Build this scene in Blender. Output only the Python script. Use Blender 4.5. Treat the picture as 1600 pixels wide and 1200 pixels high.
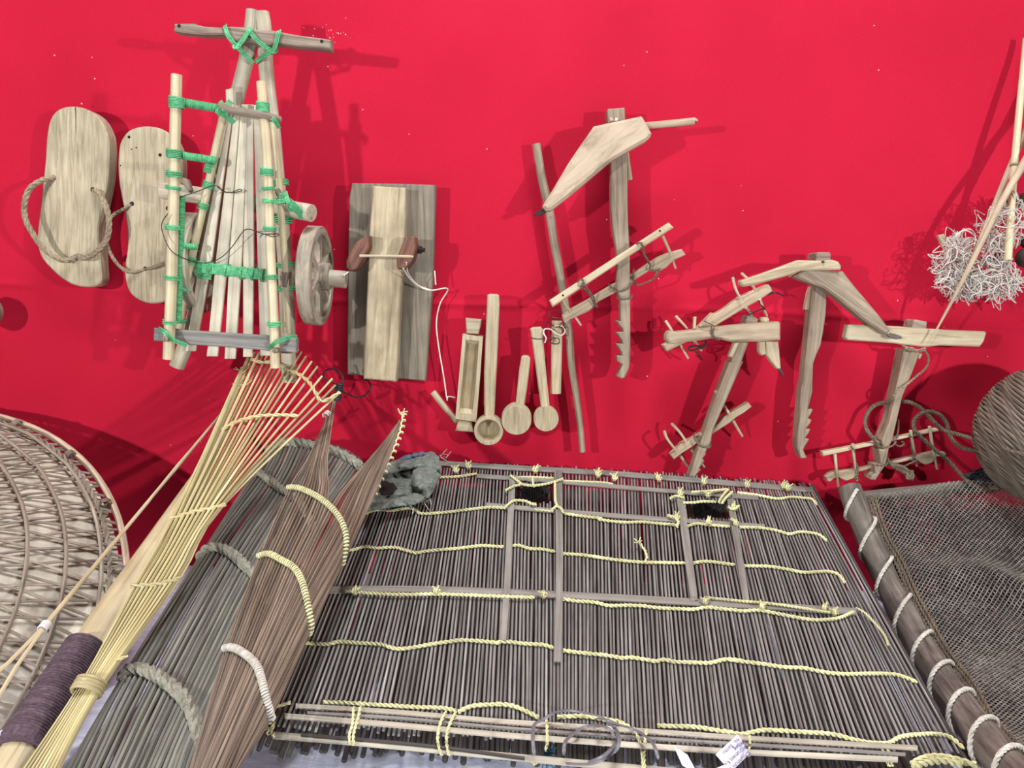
import bpy, math, random
from mathutils import Vector, Matrix, noise
random.seed(7)
scene = bpy.context.scene
for o in list(bpy.data.objects): bpy.data.objects.remove(o)

# ------------------------------------------------------------------ camera
FPX = 1200.0                                   # focal length in pixels of the 1600x1200 frame
CAM = Vector((0.0, -1.25, 0.487))
PITCH, ROLL = math.radians(7.0), math.radians(2.15)
FWD = Vector((0, math.cos(PITCH), -math.sin(PITCH)))
UP0 = Vector((0, math.sin(PITCH), math.cos(PITCH)))
RT0 = Vector((1, 0, 0))
RT = RT0*math.cos(ROLL) + UP0*math.sin(ROLL)
UP = -RT0*math.sin(ROLL) + UP0*math.cos(ROLL)
cd = bpy.data.cameras.new('camera'); cd.sensor_width = 36; cd.lens = 36*FPX/1600; cd.clip_start = 0.02
cam = bpy.data.objects.new('camera', cd); scene.collection.objects.link(cam)
cam.matrix_world = Matrix(((RT.x, UP.x, -FWD.x, CAM.x), (RT.y, UP.y, -FWD.y, CAM.y), (RT.z, UP.z, -FWD.z, CAM.z), (0, 0, 0, 1)))
scene.camera = cam

# ------------------------------------------------------------------ world, lamps, exposure
w = bpy.data.worlds.new('world'); scene.world = w; w.use_nodes = True
w.node_tree.nodes['Background'].inputs[0].default_value = (0.93, 0.95, 1.0, 1)
w.node_tree.nodes['Background'].inputs[1].default_value = 0.07
def lamp(name, loc, target, power, size, col=(1, 1, 1)):
    l = bpy.data.lights.new(name, 'AREA'); l.shape = 'DISK'; l.size = size; l.energy = power; l.color = col
    o = bpy.data.objects.new(name, l); scene.collection.objects.link(o); o.location = loc
    o.rotation_euler = (Vector(target)-Vector(loc)).to_track_quat('-Z', 'Y').to_euler()
    return o
lamp('hall_lamp_west', (-1.35, -1.9, 0.62), (-0.1, 0, 0.4), 37, 0.07)
lamp('hall_lamp_east', (1.45, -1.9, 0.62), (0.1, 0, 0.4), 37, 0.07)
lamp('hall_lamp_ceiling', (0.1, -0.85, 2.4), (0, -0.7, 0.0), 76, 0.9, (0.93, 0.96, 1.0))
vs = scene.view_settings
vs.view_transform = 'Standard'; vs.look = 'None'; vs.gamma = 1.0; vs.use_curve_mapping = False
vs.exposure = -0.33

# ------------------------------------------------------------------ pixel helpers (rays meet real planes)
def ray(x, y): return RT*((x-800)/FPX) + UP*((600-y)/FPX) + FWD
def W(x, y, d=0.0):
    r = ray(x, y); return CAM + r*((-d-CAM.y)/r.y)
class Plane:                                   # leaning plane through two (distance from wall, height) pairs
    def __init__(s, a, b):
        s.p = Vector((0, -a[0], a[1])); q = Vector((0, -b[0], b[1])); t = (q-s.p).normalized()
        s.n = Vector((1, 0, 0)).cross(t)
        if s.n.dot(CAM-s.p) < 0: s.n = -s.n
    def __call__(s, x, y, off=0.0):
        r = ray(x, y); p = s.p + s.n*off
        return CAM + r*((p-CAM).dot(s.n)/r.dot(s.n))
def zm(ox, oy, s): return lambda pts: [(ox+p[0]/s, oy+p[1]/s)+tuple(p[2:]) for p in pts]
Z1 = zm(240, 0, 5); Z2 = zm(240, 220, 5); Z3 = zm(220, 400, 5); Z4 = zm(20, 150, 3.528); Z5 = zm(440, 270, 3.43)
Z6 = zm(660, 440, 4.286); Z7 = zm(800, 140, 5); Z8 = zm(820, 320, 4.286); Z9 = zm(1020, 380, 5.333)
ZA = zm(1020, 560, 5.333); ZB = zm(1260, 480, 4); ZC = zm(1400, 80, 2.857); ZD = zm(1300, 560, 4)
ZE = zm(0, 900, 4); ZF = zm(300, 530, 4.444); ZG = zm(200, 740, 4); ZH = zm(100, 980, 4); ZI = zm(540, 680, 4)
ZJ = zm(900, 700, 3.81); ZK = zm(380, 940, 4); ZL = zm(760, 940, 4); ZM = zm(1100, 900, 3.2)
def spline(pts, n=8, closed=False):            # Catmull-Rom through tuples or Vectors
    P = [Vector(p) for p in pts]; out = []; N = len(P)
    if N < 3 and not closed:
        return [P[0].lerp(P[1], k/n) for k in range(n+1)]
    for i in range(N if closed else N-1):
        if closed: a, b, c, d = P[i-1], P[i], P[(i+1) % N], P[(i+2) % N]
        else: a, b, c, d = P[max(i-1, 0)], P[i], P[i+1], P[min(i+2, N-1)]
        for k in range(n):
            t = k/n
            out.append(0.5*((2*b)+(c-a)*t+(2*a-5*b+4*c-d)*t*t+(3*b-a-3*c+d)*t**3))
    if not closed: out.append(P[-1].copy())
    return out
def resample(pts, n):
    L = [0]
    for a, b in zip(pts, pts[1:]): L.append(L[-1]+(b-a).length)
    out = []; j = 0
    for k in range(n):
        s = L[-1]*k/(n-1)
        while j < len(L)-2 and L[j+1] < s: j += 1
        seg = L[j+1]-L[j]
        out.append(pts[j].lerp(pts[j+1], (s-L[j])/seg if seg > 1e-12 else 0))
    return out
def plen(pts): return sum((b-a).length for a, b in zip(pts, pts[1:]))
def wp(pts, n=6, d=None, closed=False):        # wall path from (x, y, d)
    if d is not None: pts = [(p[0], p[1], d) for p in pts]
    return [W(*p) for p in spline(pts, n, closed)]

# ------------------------------------------------------------------ materials
def C(r, g, b):
    f = lambda c: (c/255/12.92) if c/255 <= 0.04045 else ((c/255+0.055)/1.055)**2.4
    return (f(r), f(g), f(b), 1)
MATS = {}
def nodes(name):
    m = bpy.data.materials.new(name); m.use_nodes = True; MATS[name] = m
    nt = m.node_tree; b = nt.nodes['Principled BSDF']
    return m, nt, b
def N(nt, t, **kw):
    n = nt.nodes.new(t)
    for k, v in kw.items(): setattr(n, k, v)
    return n
def desat(c, k):
    g = 0.3*c[0]+0.59*c[1]+0.11*c[2]
    return (g+(c[0]-g)*k, g+(c[1]-g)*k, g+(c[2]-g)*k, 1)
def grain(name, dark, mid, light, rough=0.75, sc=(9, 130, 130), blotch=0.35, bump=0.25, var=0.18, stain=None, knots=False):
    if name in ('sandal_wood', 'bamboo', 'slat_wood', 'plank_wood', 'tool_body', 'tool_pale', 'utensil', 'spear_wood', 'pale_log'): dark, mid, light = [tuple(q*.84 for q in c[:3])+(1,) for c in (dark, mid, light)]
    if name not in ('green_twine', 'rope_yellow', 'purple_cord'): dark, mid, light = desat(dark, .84), desat(mid, .84), desat(light, .84)
    m, nt, b = nodes(name); L = nt.links.new
    at = N(nt, 'ShaderNodeAttribute', attribute_name='gr')
    oi = N(nt, 'ShaderNodeObjectInfo')
    ad = N(nt, 'ShaderNodeVectorMath', operation='ADD'); L(at.outputs['Vector'], ad.inputs[0])
    ml = N(nt, 'ShaderNodeMath', operation='MULTIPLY'); L(oi.outputs['Random'], ml.inputs[0]); ml.inputs[1].default_value = 7.3
    L(ml.outputs[0], ad.inputs[1])
    mp = N(nt, 'ShaderNodeVectorMath', operation='MULTIPLY'); L(ad.outputs[0], mp.inputs[0]); mp.inputs[1].default_value = sc
    nz = N(nt, 'ShaderNodeTexNoise'); L(mp.outputs[0], nz.inputs['Vector']); nz.inputs['Scale'].default_value = 1; nz.inputs['Detail'].default_value = 5; nz.inputs['Roughness'].default_value = 0.65; nz.inputs['Distortion'].default_value = 0.6
    rp = N(nt, 'ShaderNodeValToRGB'); L(nz.outputs['Fac'], rp.inputs[0])
    e = rp.color_ramp.elements; e[0].position = 0.3; e[0].color = dark; e[1].position = 0.72; e[1].color = light
    k = rp.color_ramp.elements.new(0.5); k.color = mid
    n2 = N(nt, 'ShaderNodeTexNoise'); L(ad.outputs[0], n2.inputs['Vector']); n2.inputs['Scale'].default_value = 22; n2.inputs['Detail'].default_value = 4
    mr = N(nt, 'ShaderNodeMapRange'); L(n2.outputs['Fac'], mr.inputs[0]); mr.inputs[1].default_value = 0.35; mr.inputs[2].default_value = 0.68; mr.inputs[3].default_value = 1-blotch; mr.inputs[4].default_value = 1.0
    mv = N(nt, 'ShaderNodeMapRange'); L(oi.outputs['Random'], mv.inputs[0]); mv.inputs[3].default_value = 1-var; mv.inputs[4].default_value = 1+var*0.6
    mm = N(nt, 'ShaderNodeMath', operation='MULTIPLY'); L(mr.outputs[0], mm.inputs[0]); L(mv.outputs[0], mm.inputs[1])
    hv = N(nt, 'ShaderNodeHueSaturation'); L(rp.outputs[0], hv.inputs['Color']); L(mm.outputs[0], hv.inputs['Value'])
    L(hv.outputs[0], b.inputs['Base Color']); b.inputs['Roughness'].default_value = rough
    bp = N(nt, 'ShaderNodeBump'); bp.inputs['Strength'].default_value = bump; bp.inputs['Distance'].default_value = 0.001
    L(nz.outputs['Fac'], bp.inputs['Height']); L(bp.outputs[0], b.inputs['Normal'])
    return m
def plain(name, col, rough=0.6, var=0.0, nscale=60, namt=0.2, metal=0.0, bump=0.0):
    m, nt, b = nodes(name); L = nt.links.new
    tc = N(nt, 'ShaderNodeTexCoord'); nz = N(nt, 'ShaderNodeTexNoise'); L(tc.outputs['Object'], nz.inputs['Vector']); nz.inputs['Scale'].default_value = nscale; nz.inputs['Detail'].default_value = 4
    mr = N(nt, 'ShaderNodeMapRange'); L(nz.outputs['Fac'], mr.inputs[0]); mr.inputs[1].default_value = 0.3; mr.inputs[2].default_value = 0.7; mr.inputs[3].default_value = 1-namt; mr.inputs[4].default_value = 1+namt*0.5
    hv = N(nt, 'ShaderNodeHueSaturation'); hv.inputs['Color'].default_value = col; L(mr.outputs[0], hv.inputs['Value'])
    L(hv.outputs[0], b.inputs['Base Color']); b.inputs['Roughness'].default_value = rough; b.inputs['Metallic'].default_value = metal
    if bump:
        bp = N(nt, 'ShaderNodeBump'); bp.inputs['Strength'].default_value = bump; bp.inputs['Distance'].default_value = 0.002
        L(nz.outputs['Fac'], bp.inputs['Height']); L(bp.outputs[0], b.inputs['Normal'])
    return m
grain('sandal_wood', C(150, 132, 98), C(196, 178, 138), C(218, 203, 165), sc=(14, 190, 190), blotch=0.22, var=0.06, bump=0.5)
grain('bamboo', C(196, 176, 122), C(226, 208, 158), C(238, 224, 180), rough=0.45, sc=(5, 160, 160), blotch=0.18, var=0.08, bump=0.1)
grain('pale_log', C(150, 138, 112), C(205, 192, 160), C(224, 212, 184), sc=(8, 150, 150), blotch=0.3, var=0.1)
grain('slat_wood', C(180, 166, 132), C(216, 203, 170), C(230, 219, 190), rough=0.55, sc=(5, 120, 120), blotch=0.3, var=0.1)
grain('weathered', C(92, 76, 62), C(144, 124, 103), C(180, 160, 138), sc=(9, 170, 170), blotch=0.3, var=0.08, bump=0.5)
grain('grey_wood', C(92, 88, 82), C(130, 126, 118), C(156, 151, 142), sc=(7, 200, 200), blotch=0.2, var=0.05)
grain('grey_board', C(96, 86, 70), C(126, 114, 94), C(148, 134, 112), sc=(7, 160, 160), blotch=0.25, var=0.04)
grain('plank_wood', C(150, 128, 92), C(196, 174, 132), C(218, 200, 160), sc=(8, 90, 90), blotch=0.3, var=0.04)
grain('tool_body', C(162, 134, 102), C(204, 178, 144), C(222, 198, 166), sc=(14, 60, 60), blotch=0.14, var=0.03)
grain('tool_wood', C(142, 118, 88), C(188, 163, 128), C(210, 188, 154), sc=(9, 160, 160), blotch=0.22, var=0.08)
grain('tool_dark', C(118, 98, 76), C(160, 139, 112), C(184, 164, 136), sc=(9, 170, 170), blotch=0.25, var=0.06)
grain('tool_pale', C(176, 150, 108), C(214, 192, 148), C(230, 212, 174), sc=(8, 140, 140), blotch=0.18, var=0.08)
grain('utensil', C(166, 144, 104), C(200, 180, 138), C(218, 200, 162), sc=(10, 170, 170), blotch=0.2, var=0.06)
grain('utensil_inside', C(128, 106, 66), C(164, 140, 92), C(184, 162, 114), sc=(12, 120, 120), blotch=0.3)
grain('red_wood', C(88, 50, 34), C(124, 76, 54), C(150, 98, 72), sc=(9, 160, 160), blotch=0.25, var=0.05)
grain('wheel_wood', C(110, 97, 80), C(168, 153, 128), C(196, 182, 156), sc=(20, 120, 120), blotch=0.35, var=0.05)
grain('trap_grey', C(86, 84, 74), C(128, 126, 112), C(160, 156, 142), rough=0.6, sc=(6, 260, 260), blotch=0.3, var=0.28, bump=0.3)
grain('trap_brown', C(80, 65, 50), C(130, 109, 88), C(166, 145, 122), rough=0.5, sc=(6, 260, 260), blotch=0.35, var=0.42, bump=0.2)
grain('reed_grey', C(98, 96, 91), C(140, 137, 131), C(180, 177, 171), rough=0.38, sc=(6, 260, 260), blotch=0.25, var=0.32, bump=0.2)
grain('reed_shaded', C(44, 41, 37), C(66, 62, 57), C(90, 85, 78), rough=0.6, sc=(6, 260, 260), blotch=0.25, var=0.3, bump=0.2)  # grey reed darkened: shade inside the trap is put into the colour
grain('strip_grey', C(106, 103, 94), C(140, 136, 125), C(162, 158, 146), rough=0.55, sc=(5, 150, 150), blotch=0.2, var=0.08)
grain('strip_pale', C(146, 138, 118), C(188, 180, 156), C(212, 204, 180), rough=0.5, sc=(5, 150, 150), blotch=0.25, var=0.12)
grain('splint', C(168, 146, 84), C(208, 190, 126), C(226, 210, 152), rough=0.45, sc=(5, 220, 220), blotch=0.25, var=0.4, bump=0.1)
grain('spear_wood', C(186, 160, 112), C(222, 200, 150), C(234, 214, 170), rough=0.5, sc=(6, 120, 120), blotch=0.18, var=0.04)
grain('rope_tan', C(112, 94, 68), C(160, 140, 108), C(188, 168, 134), rough=0.9, sc=(300, 300, 300), blotch=0.3, var=0.05, bump=0.6)
grain('rope_dark', C(82, 68, 50), C(118, 100, 78), C(142, 124, 100), rough=0.9, sc=(300, 300, 300), blotch=0.3, var=0.05, bump=0.6)
grain('rope_white', C(176, 168, 150), C(208, 201, 184), C(226, 220, 206), rough=0.9, sc=(300, 300, 300), blotch=0.2, var=0.03, bump=0.6)
grain('rope_yellow', C(200, 194, 134), C(234, 229, 172), C(246, 243, 202), rough=0.7, sc=(300, 300, 300), blotch=0.35, var=0.12, bump=0.4)
grain('rope_grey', C(112, 110, 94), C(164, 160, 138), C(194, 190, 168), rough=0.9, sc=(300, 300, 300), blotch=0.3, var=0.1, bump=0.6)
grain('green_twine', C(44, 134, 82), C(86, 180, 120), C(136, 212, 160), rough=0.6, sc=(200, 500, 500), blotch=0.3, var=0.25, bump=0.4)
grain('basket_strip', C(112, 95, 80), C(154, 136, 117), C(184, 166, 146), rough=0.6, sc=(8, 200, 200), blotch=0.3, var=0.15)
grain('basket_leaf', C(168, 152, 130), C(208, 195, 172), C(224, 213, 192), rough=0.7, sc=(24, 60, 60), blotch=0.3, var=0.0, bump=0.6)
grain('basket_rim', C(160, 130, 100), C(200, 170, 138), C(216, 190, 160), rough=0.6, sc=(5, 200, 200), blotch=0.2)
grain('wicker', C(84, 73, 60), C(130, 115, 97), C(160, 144, 123), rough=0.55, sc=(8, 200, 200), blotch=0.3, var=0.1)
grain('log_dark', C(58, 50, 43), C(116, 104, 92), C(152, 140, 126), rough=0.8, sc=(9, 120, 120), blotch=0.4, var=0.05, bump=0.9)
grain('net_twine', C(92, 84, 76), C(136, 126, 115), C(168, 158, 146), rough=0.7, sc=(90, 90, 90), blotch=0.3, var=0.1)
grain('net_shaded', C(44, 36, 34), C(66, 55, 52), C(86, 74, 70), rough=0.8, sc=(90, 90, 90), blotch=0.3, var=0.1)  # net twine darkened: shade below the top layer is put into the colour
grain('purple_cord', C(62, 46, 56), C(92, 72, 82), C(120, 100, 108), rough=0.85, sc=(200, 300, 300), blotch=0.35, bump=0.6)
grain('thread_white', C(176, 168, 152), C(206, 198, 184), C(226, 220, 208), rough=0.9, sc=(200, 200, 200), blotch=0.15, var=0.05)
plain('black_wire', C(42, 34, 34), 0.5); plain('black_cord', C(46, 42, 46), 0.6); plain('iron', C(62, 54, 50), 0.45, metal=0.5)
plain('dark_hole', C(26, 18, 12), 0.9); plain('white_cord', C(216, 206, 192), 0.7); plain('clay', C(74, 66, 58), 0.8, nscale=120, bump=0.3)
plain('leather', C(52, 32, 32), 0.6); plain('strap_grey', C(112, 112, 116), 0.4); plain('ink', C(72, 66, 100), 0.7, namt=0.05)
plain('black_plastic', C(66, 76, 80), 0.25, nscale=50, bump=0.4); plain('blue_thread', C(44, 92, 118), 0.7); plain('lint', C(236, 200, 200), 0.9)
plain('tape_white', C(214, 212, 206), 0.5)
m, nt, b = nodes('paper'); b.inputs['Base Color'].default_value = C(226, 222, 240); b.inputs['Roughness'].default_value = 0.7

# red cloth: woven relief, faint uneven dye
m, nt, b = nodes('red_cloth'); L = nt.links.new
tc = N(nt, 'ShaderNodeTexCoord')
n1 = N(nt, 'ShaderNodeTexNoise'); L(tc.outputs['Object'], n1.inputs['Vector']); n1.inputs['Scale'].default_value = 5; n1.inputs['Detail'].default_value = 3
n2 = N(nt, 'ShaderNodeTexNoise'); L(tc.outputs['Object'], n2.inputs['Vector']); n2.inputs['Scale'].default_value = 420; n2.inputs['Detail'].default_value = 2
rp = N(nt, 'ShaderNodeValToRGB'); L(n1.outputs['Fac'], rp.inputs[0]); rp.color_ramp.elements[0].position = 0.3; rp.color_ramp.elements[1].position = 0.7
rp.color_ramp.elements[0].color = C(176, 14, 44); rp.color_ramp.elements[1].color = C(186, 18, 50)
mr = N(nt, 'ShaderNodeMapRange'); L(n2.outputs['Fac'], mr.inputs[0]); mr.inputs[3].default_value = 0.86; mr.inputs[4].default_value = 1.12
hv = N(nt, 'ShaderNodeHueSaturation'); L(rp.outputs[0], hv.inputs['Color']); L(mr.outputs[0], hv.inputs['Value']); L(hv.outputs[0], b.inputs['Base Color'])
b.inputs['Roughness'].default_value = 0.85
b.inputs['Specular IOR Level'].default_value = 0.2
wx = N(nt, 'ShaderNodeTexWave'); wx.bands_direction = 'X'; wx.inputs['Scale'].default_value = 260; wz = N(nt, 'ShaderNodeTexWave'); wz.bands_direction = 'Z'; wz.inputs['Scale'].default_value = 260
L(tc.outputs['Object'], wx.inputs['Vector']); L(tc.outputs['Object'], wz.inputs['Vector'])
sm = N(nt, 'ShaderNodeMath', operation='ADD'); L(wx.outputs['Fac'], sm.inputs[0]); L(wz.outputs['Fac'], sm.inputs[1])
bp = N(nt, 'ShaderNodeBump'); bp.inputs['Strength'].default_value = 0.12; bp.inputs['Distance'].default_value = 0.0006
L(sm.outputs[0], bp.inputs['Height']); L(bp.outputs[0], b.inputs['Normal'])
# pale lavender cover on the shelf
m, nt, b = nodes('shelf_cover'); L = nt.links.new
tc = N(nt, 'ShaderNodeTexCoord'); mp = N(nt, 'ShaderNodeMapping'); L(tc.outputs['Object'], mp.inputs[0]); mp.inputs['Scale'].default_value = (30, 90, 60); mp.inputs['Rotation'].default_value = (0, 0, 0.5)
n1 = N(nt, 'ShaderNodeTexNoise'); L(mp.outputs[0], n1.inputs['Vector']); n1.inputs['Scale'].default_value = 1; n1.inputs['Detail'].default_value = 6; n1.inputs['Roughness'].default_value = 0.7
rp = N(nt, 'ShaderNodeValToRGB'); L(n1.outputs['Fac'], rp.inputs[0]); rp.color_ramp.elements[0].position = 0.32; rp.color_ramp.elements[1].position = 0.62
rp.color_ramp.elements[0].color = C(184, 188, 216); rp.color_ramp.elements[1].color = C(226, 230, 246); L(rp.outputs[0], b.inputs['Base Color']); b.inputs['Roughness'].default_value = 0.6
bp = N(nt, 'ShaderNodeBump'); bp.inputs['Strength'].default_value = 0.4; bp.inputs['Distance'].default_value = 0.002; L(n1.outputs['Fac'], bp.inputs['Height']); L(bp.outputs[0], b.inputs['Normal'])
# rag: faded denim
m, nt, b = nodes('rag'); L = nt.links.new
tc = N(nt, 'ShaderNodeTexCoord'); n1 = N(nt, 'ShaderNodeTexNoise'); L(tc.outputs['Object'], n1.inputs['Vector']); n1.inputs['Scale'].default_value = 170; n1.inputs['Detail'].default_value = 3
rp = N(nt, 'ShaderNodeValToRGB'); L(n1.outputs['Fac'], rp.inputs[0]); e = rp.color_ramp.elements
e[0].position = 0.34; e[0].color = C(94, 99, 92); e[1].position = 0.66; e[1].color = C(122, 127, 118); k = e.new(0.5); k.color = C(108, 113, 105)
L(rp.outputs[0], b.inputs['Base Color']); b.inputs['Roughness'].default_value = 0.95
plain('denim_blue', C(92, 106, 120), 0.95, nscale=150, namt=0.35)

# ------------------------------------------------------------------ mesh builder
class MB:
    def __init__(s): s.v = []; s.f = []; s.g = []
    def add(s, verts, faces, gr):
        o = len(s.v); s.v += [Vector(p) for p in verts]; s.f += [tuple(i+o for i in q) for q in faces]; s.g += gr
    def tube(s, pts, r, sides=6, closed=False, cap=True, flat=1.0, up=None):
        n = len(pts); R = r if isinstance(r, (list, tuple)) else [r]*n
        V = []; G = []; F = []; acc = 0.0; nrm = None
        for i in range(n):
            a = pts[i-1] if (i > 0 or closed) else pts[i]; b_ = pts[(i+1) % n] if (i < n-1 or closed) else pts[i]
            t = (b_-a)
            t = t.normalized() if t.length > 1e-9 else Vector((0, 0, 1))
            if up is not None: nrm = up - t*up.dot(t)
            elif nrm is None:
                ref = Vector((0, 0, 1)) if abs(t.z) < 0.9 else Vector((1, 0, 0)); nrm = ref - t*ref.dot(t)
            else: nrm = nrm - t*nrm.dot(t)
            if nrm.length < 1e-9: nrm = t.orthogonal()
            nrm = nrm.normalized(); bn = t.cross(nrm)
            if i: acc += (pts[i]-pts[i-1]).length
            for k in range(sides):
                a_ = 2*math.pi*(k+0.5)/sides; c, sn = math.cos(a_), math.sin(a_)
                V.append(pts[i] + nrm*(c*R[i]*flat) + bn*(sn*R[i])); G.append((acc, c*R[i], sn*R[i]))
        for i in range(n if closed else n-1):
            for k in range(sides):
                k2 = (k+1) % sides; j = (i+1) % n
                F.append((i*sides+k, i*sides+k2, j*sides+k2, j*sides+k))
        if cap and not closed:
            F.append(tuple(reversed(range(sides)))); F.append(tuple((n-1)*sides+k for k in range(sides)))
        s.add(V, F, G); return s
    def rope(s, pts, R, strands=3, pitch=None, sides=5):
        pitch = pitch or R*7; L_ = plen(pts); n = max(6, int(L_/pitch*9)); P = resample(pts, n)
        for q in range(strands):
            V = []; nrm = None
            for i in range(n):
                t = (P[min(i+1, n-1)]-P[max(i-1, 0)])
                t = t.normalized() if t.length > 1e-9 else Vector((0, 0, 1))
                if nrm is None: nrm = t.orthogonal()
                nrm = (nrm-t*nrm.dot(t)).normalized(); bn = t.cross(nrm)
                a = 2*math.pi*(L_*i/(n-1)/pitch + q/strands)
                V.append(P[i] + (nrm*math.cos(a)+bn*math.sin(a))*R*0.5)
            s.tube(V, R*(0.62 if strands > 2 else 0.55), sides)
        return s
    def slab(s, front, thick, chamfer=0.0012, gdir=None, push=Vector((0, 1, 0))):
        # front: 3D polygon on a plane facing the camera; extruded along push
        n = len(front); cx = sum(front, Vector())/n
        area = sum(front[i].x*front[(i+1) % n].z-front[(i+1) % n].x*front[i].z for i in range(n))
        P = front if area > 0 else list(reversed(front))
        ins = []
        for i in range(n):
            a, b_, c = P[i-1], P[i], P[(i+1) % n]
            e1 = (b_-a); e2 = (c-b_); e1 = e1.normalized() if e1.length > 1e-9 else e2.normalized(); e2 = e2.normalized() if e2.length > 1e-9 else e1
            n1 = push.cross(e1); n2 = push.cross(e2); m_ = (n1+n2)
            m_ = m_.normalized() if m_.length > 1e-6 else n1
            if (cx-b_).dot(m_) < 0 and False: m_ = -m_
            k = max(0.5, m_.dot(n1)); ins.append(b_ + m_*(-chamfer/k))
        # inward direction check
        a2 = abs(sum(ins[i].x*ins[(i+1) % n].z-ins[(i+1) % n].x*ins[i].z for i in range(n)))
        if a2 > abs(area): ins = [P[i]*2-ins[i] for i in range(n)]
        c_ = min(chamfer, thick*0.4)
        V = ins + [p+push*c_ for p in P] + [p+push*(thick-c_) for p in P] + [p+push*thick for p in ins]
        F = [tuple(range(n))]
        for l in range(3):
            for i in range(n):
                j = (i+1) % n; F.append((l*n+j, l*n+i, (l+1)*n+i, (l+1)*n+j))
        F.append(tuple(reversed(range(3*n, 4*n))))
        if gdir is None:
            xx = sum((p.x-cx.x)**2 for p in P); zz = sum((p.z-cx.z)**2 for p in P); xz = sum((p.x-cx.x)*(p.z-cx.z) for p in P)
            a = 0.5*math.atan2(2*xz, xx-zz); gdir = Vector((math.cos(a), 0, math.sin(a)))
        h = Vector((-gdir.z, 0, gdir.x))
        s.add(V, F, [(p.dot(gdir), p.dot(h), p.y) for p in V]); return s
    def lathe(s, center, axis, prof, seg=28):
        # prof: list of (radius, height along axis)
        ax = axis.normalized(); u = ax.orthogonal().normalized(); v_ = ax.cross(u); V = []; F = []; G = []
        for r, h in prof:
            for k in range(seg):
                a = 2*math.pi*k/seg; V.append(center+ax*h+(u*math.cos(a)+v_*math.sin(a))*r); G.append((V[-1].z, V[-1].x, V[-1].y))
        n = len(prof)
        for i in range(n-1):
            for k in range(seg):
                k2 = (k+1) % seg; F.append((i*seg+k, i*seg+k2, (i+1)*seg+k2, (i+1)*seg+k))
        F.append(tuple(reversed(range(seg)))); F.append(tuple((n-1)*seg+k for k in range(seg)))
        s.add(V, F, G); return s
    def coil(s, p0, p1, r, turns, rc, sides=5, per=12):
        t = (p1-p0); L_ = t.length; t = t.normalized(); u = t.orthogonal().normalized(); v_ = t.cross(u); n = max(8, int(turns*per))
        s.tube([p0 + t*(L_*i/n) + (u*math.cos(2*math.pi*turns*i/n)+v_*math.sin(2*math.pi*turns*i/n))*(r+rc*0.7) for i in range(n+1)], rc, sides); return s
    def grid(s, P, gs=1.0):
        nu, nv = len(P), len(P[0]); V = [p for row in P for p in row]; F = []
        for i in range(nu-1):
            for j in range(nv-1): F.append((i*nv+j, i*nv+j+1, (i+1)*nv+j+1, (i+1)*nv+j))
        s.add(V, F, [(p.x, p.y, p.z) for p in V]); return s
ORG = {}
def obj(name, mb, mat, parent=None, smooth=True, angle=38):
    me = bpy.data.meshes.new(name)
    if parent is not None: org = ORG[parent.name]
    else:
        xs = [p.x for p in mb.v]; ys = [p.y for p in mb.v]; zs = [p.z for p in mb.v]
        org = Vector(((min(xs)+max(xs))/2, (min(ys)+max(ys))/2, min(zs)))
    me.from_pydata([p-org for p in mb.v], [], mb.f)
    at = me.attributes.new('gr', 'FLOAT_VECTOR', 'POINT')
    at.data.foreach_set('vector', [c for g in mb.g for c in g])
    me.materials.append(MATS[mat])
    if smooth:
        me.polygons.foreach_set('use_smooth', [True]*len(me.polygons)); me.set_sharp_from_angle(angle=math.radians(angle))
    me.update()
    o = bpy.data.objects.new(name, me); scene.collection.objects.link(o)
    if parent is not None: o.parent = parent
    else: o.location = org
    ORG[o.name] = org
    return o
def thing(name, label, cat, at, group=None):
    o = bpy.data.objects.new(name, None); scene.collection.objects.link(o); o.location = at; o.empty_display_size = 0.02
    o['label'] = label; o['category'] = cat
    if group: o['group'] = group
    ORG[o.name] = Vector(at); return o
def tag(o, label, cat, group=None):
    o['label'] = label; o['category'] = cat
    if group: o['group'] = group
    return o
def plabel(o, label): o['label'] = label; return o
def S(pts, d, thick, mat, name, parent, chamfer=0.0012, smooth_outline=0, gdir=None):
    if smooth_outline: pts = [tuple(p) for p in spline(pts, smooth_outline, True)]
    return obj(name, MB().slab([W(p[0], p[1], d) for p in pts], thick, chamfer, gdir), mat, parent, angle=30)
def bar(name, pts, r, mat, parent, sides=12, n=5, wob=0.0, flat=1.0):      # pts (x, y, d[, r]) in wall pixels
    P = wp([p[:3] for p in pts], n); m_ = len(P)
    if isinstance(r, (list, tuple)): R = [r[0]+(r[-1]-r[0])*i/(m_-1) for i in range(m_)] if len(r) == 2 else [x for x in resample([Vector((q, 0, 0)) for q in r], m_)]
    else: R = [r]*m_
    R = [x.x if isinstance(x, Vector) else x for x in R]
    if wob: R = [q*(1+random.uniform(-wob, wob)) for q in R]
    return obj(name, MB().tube(P, R, sides, flat=flat), mat, parent, angle=50)
PX = 1/960.0                                    # one photograph pixel at the wall, in metres
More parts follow.
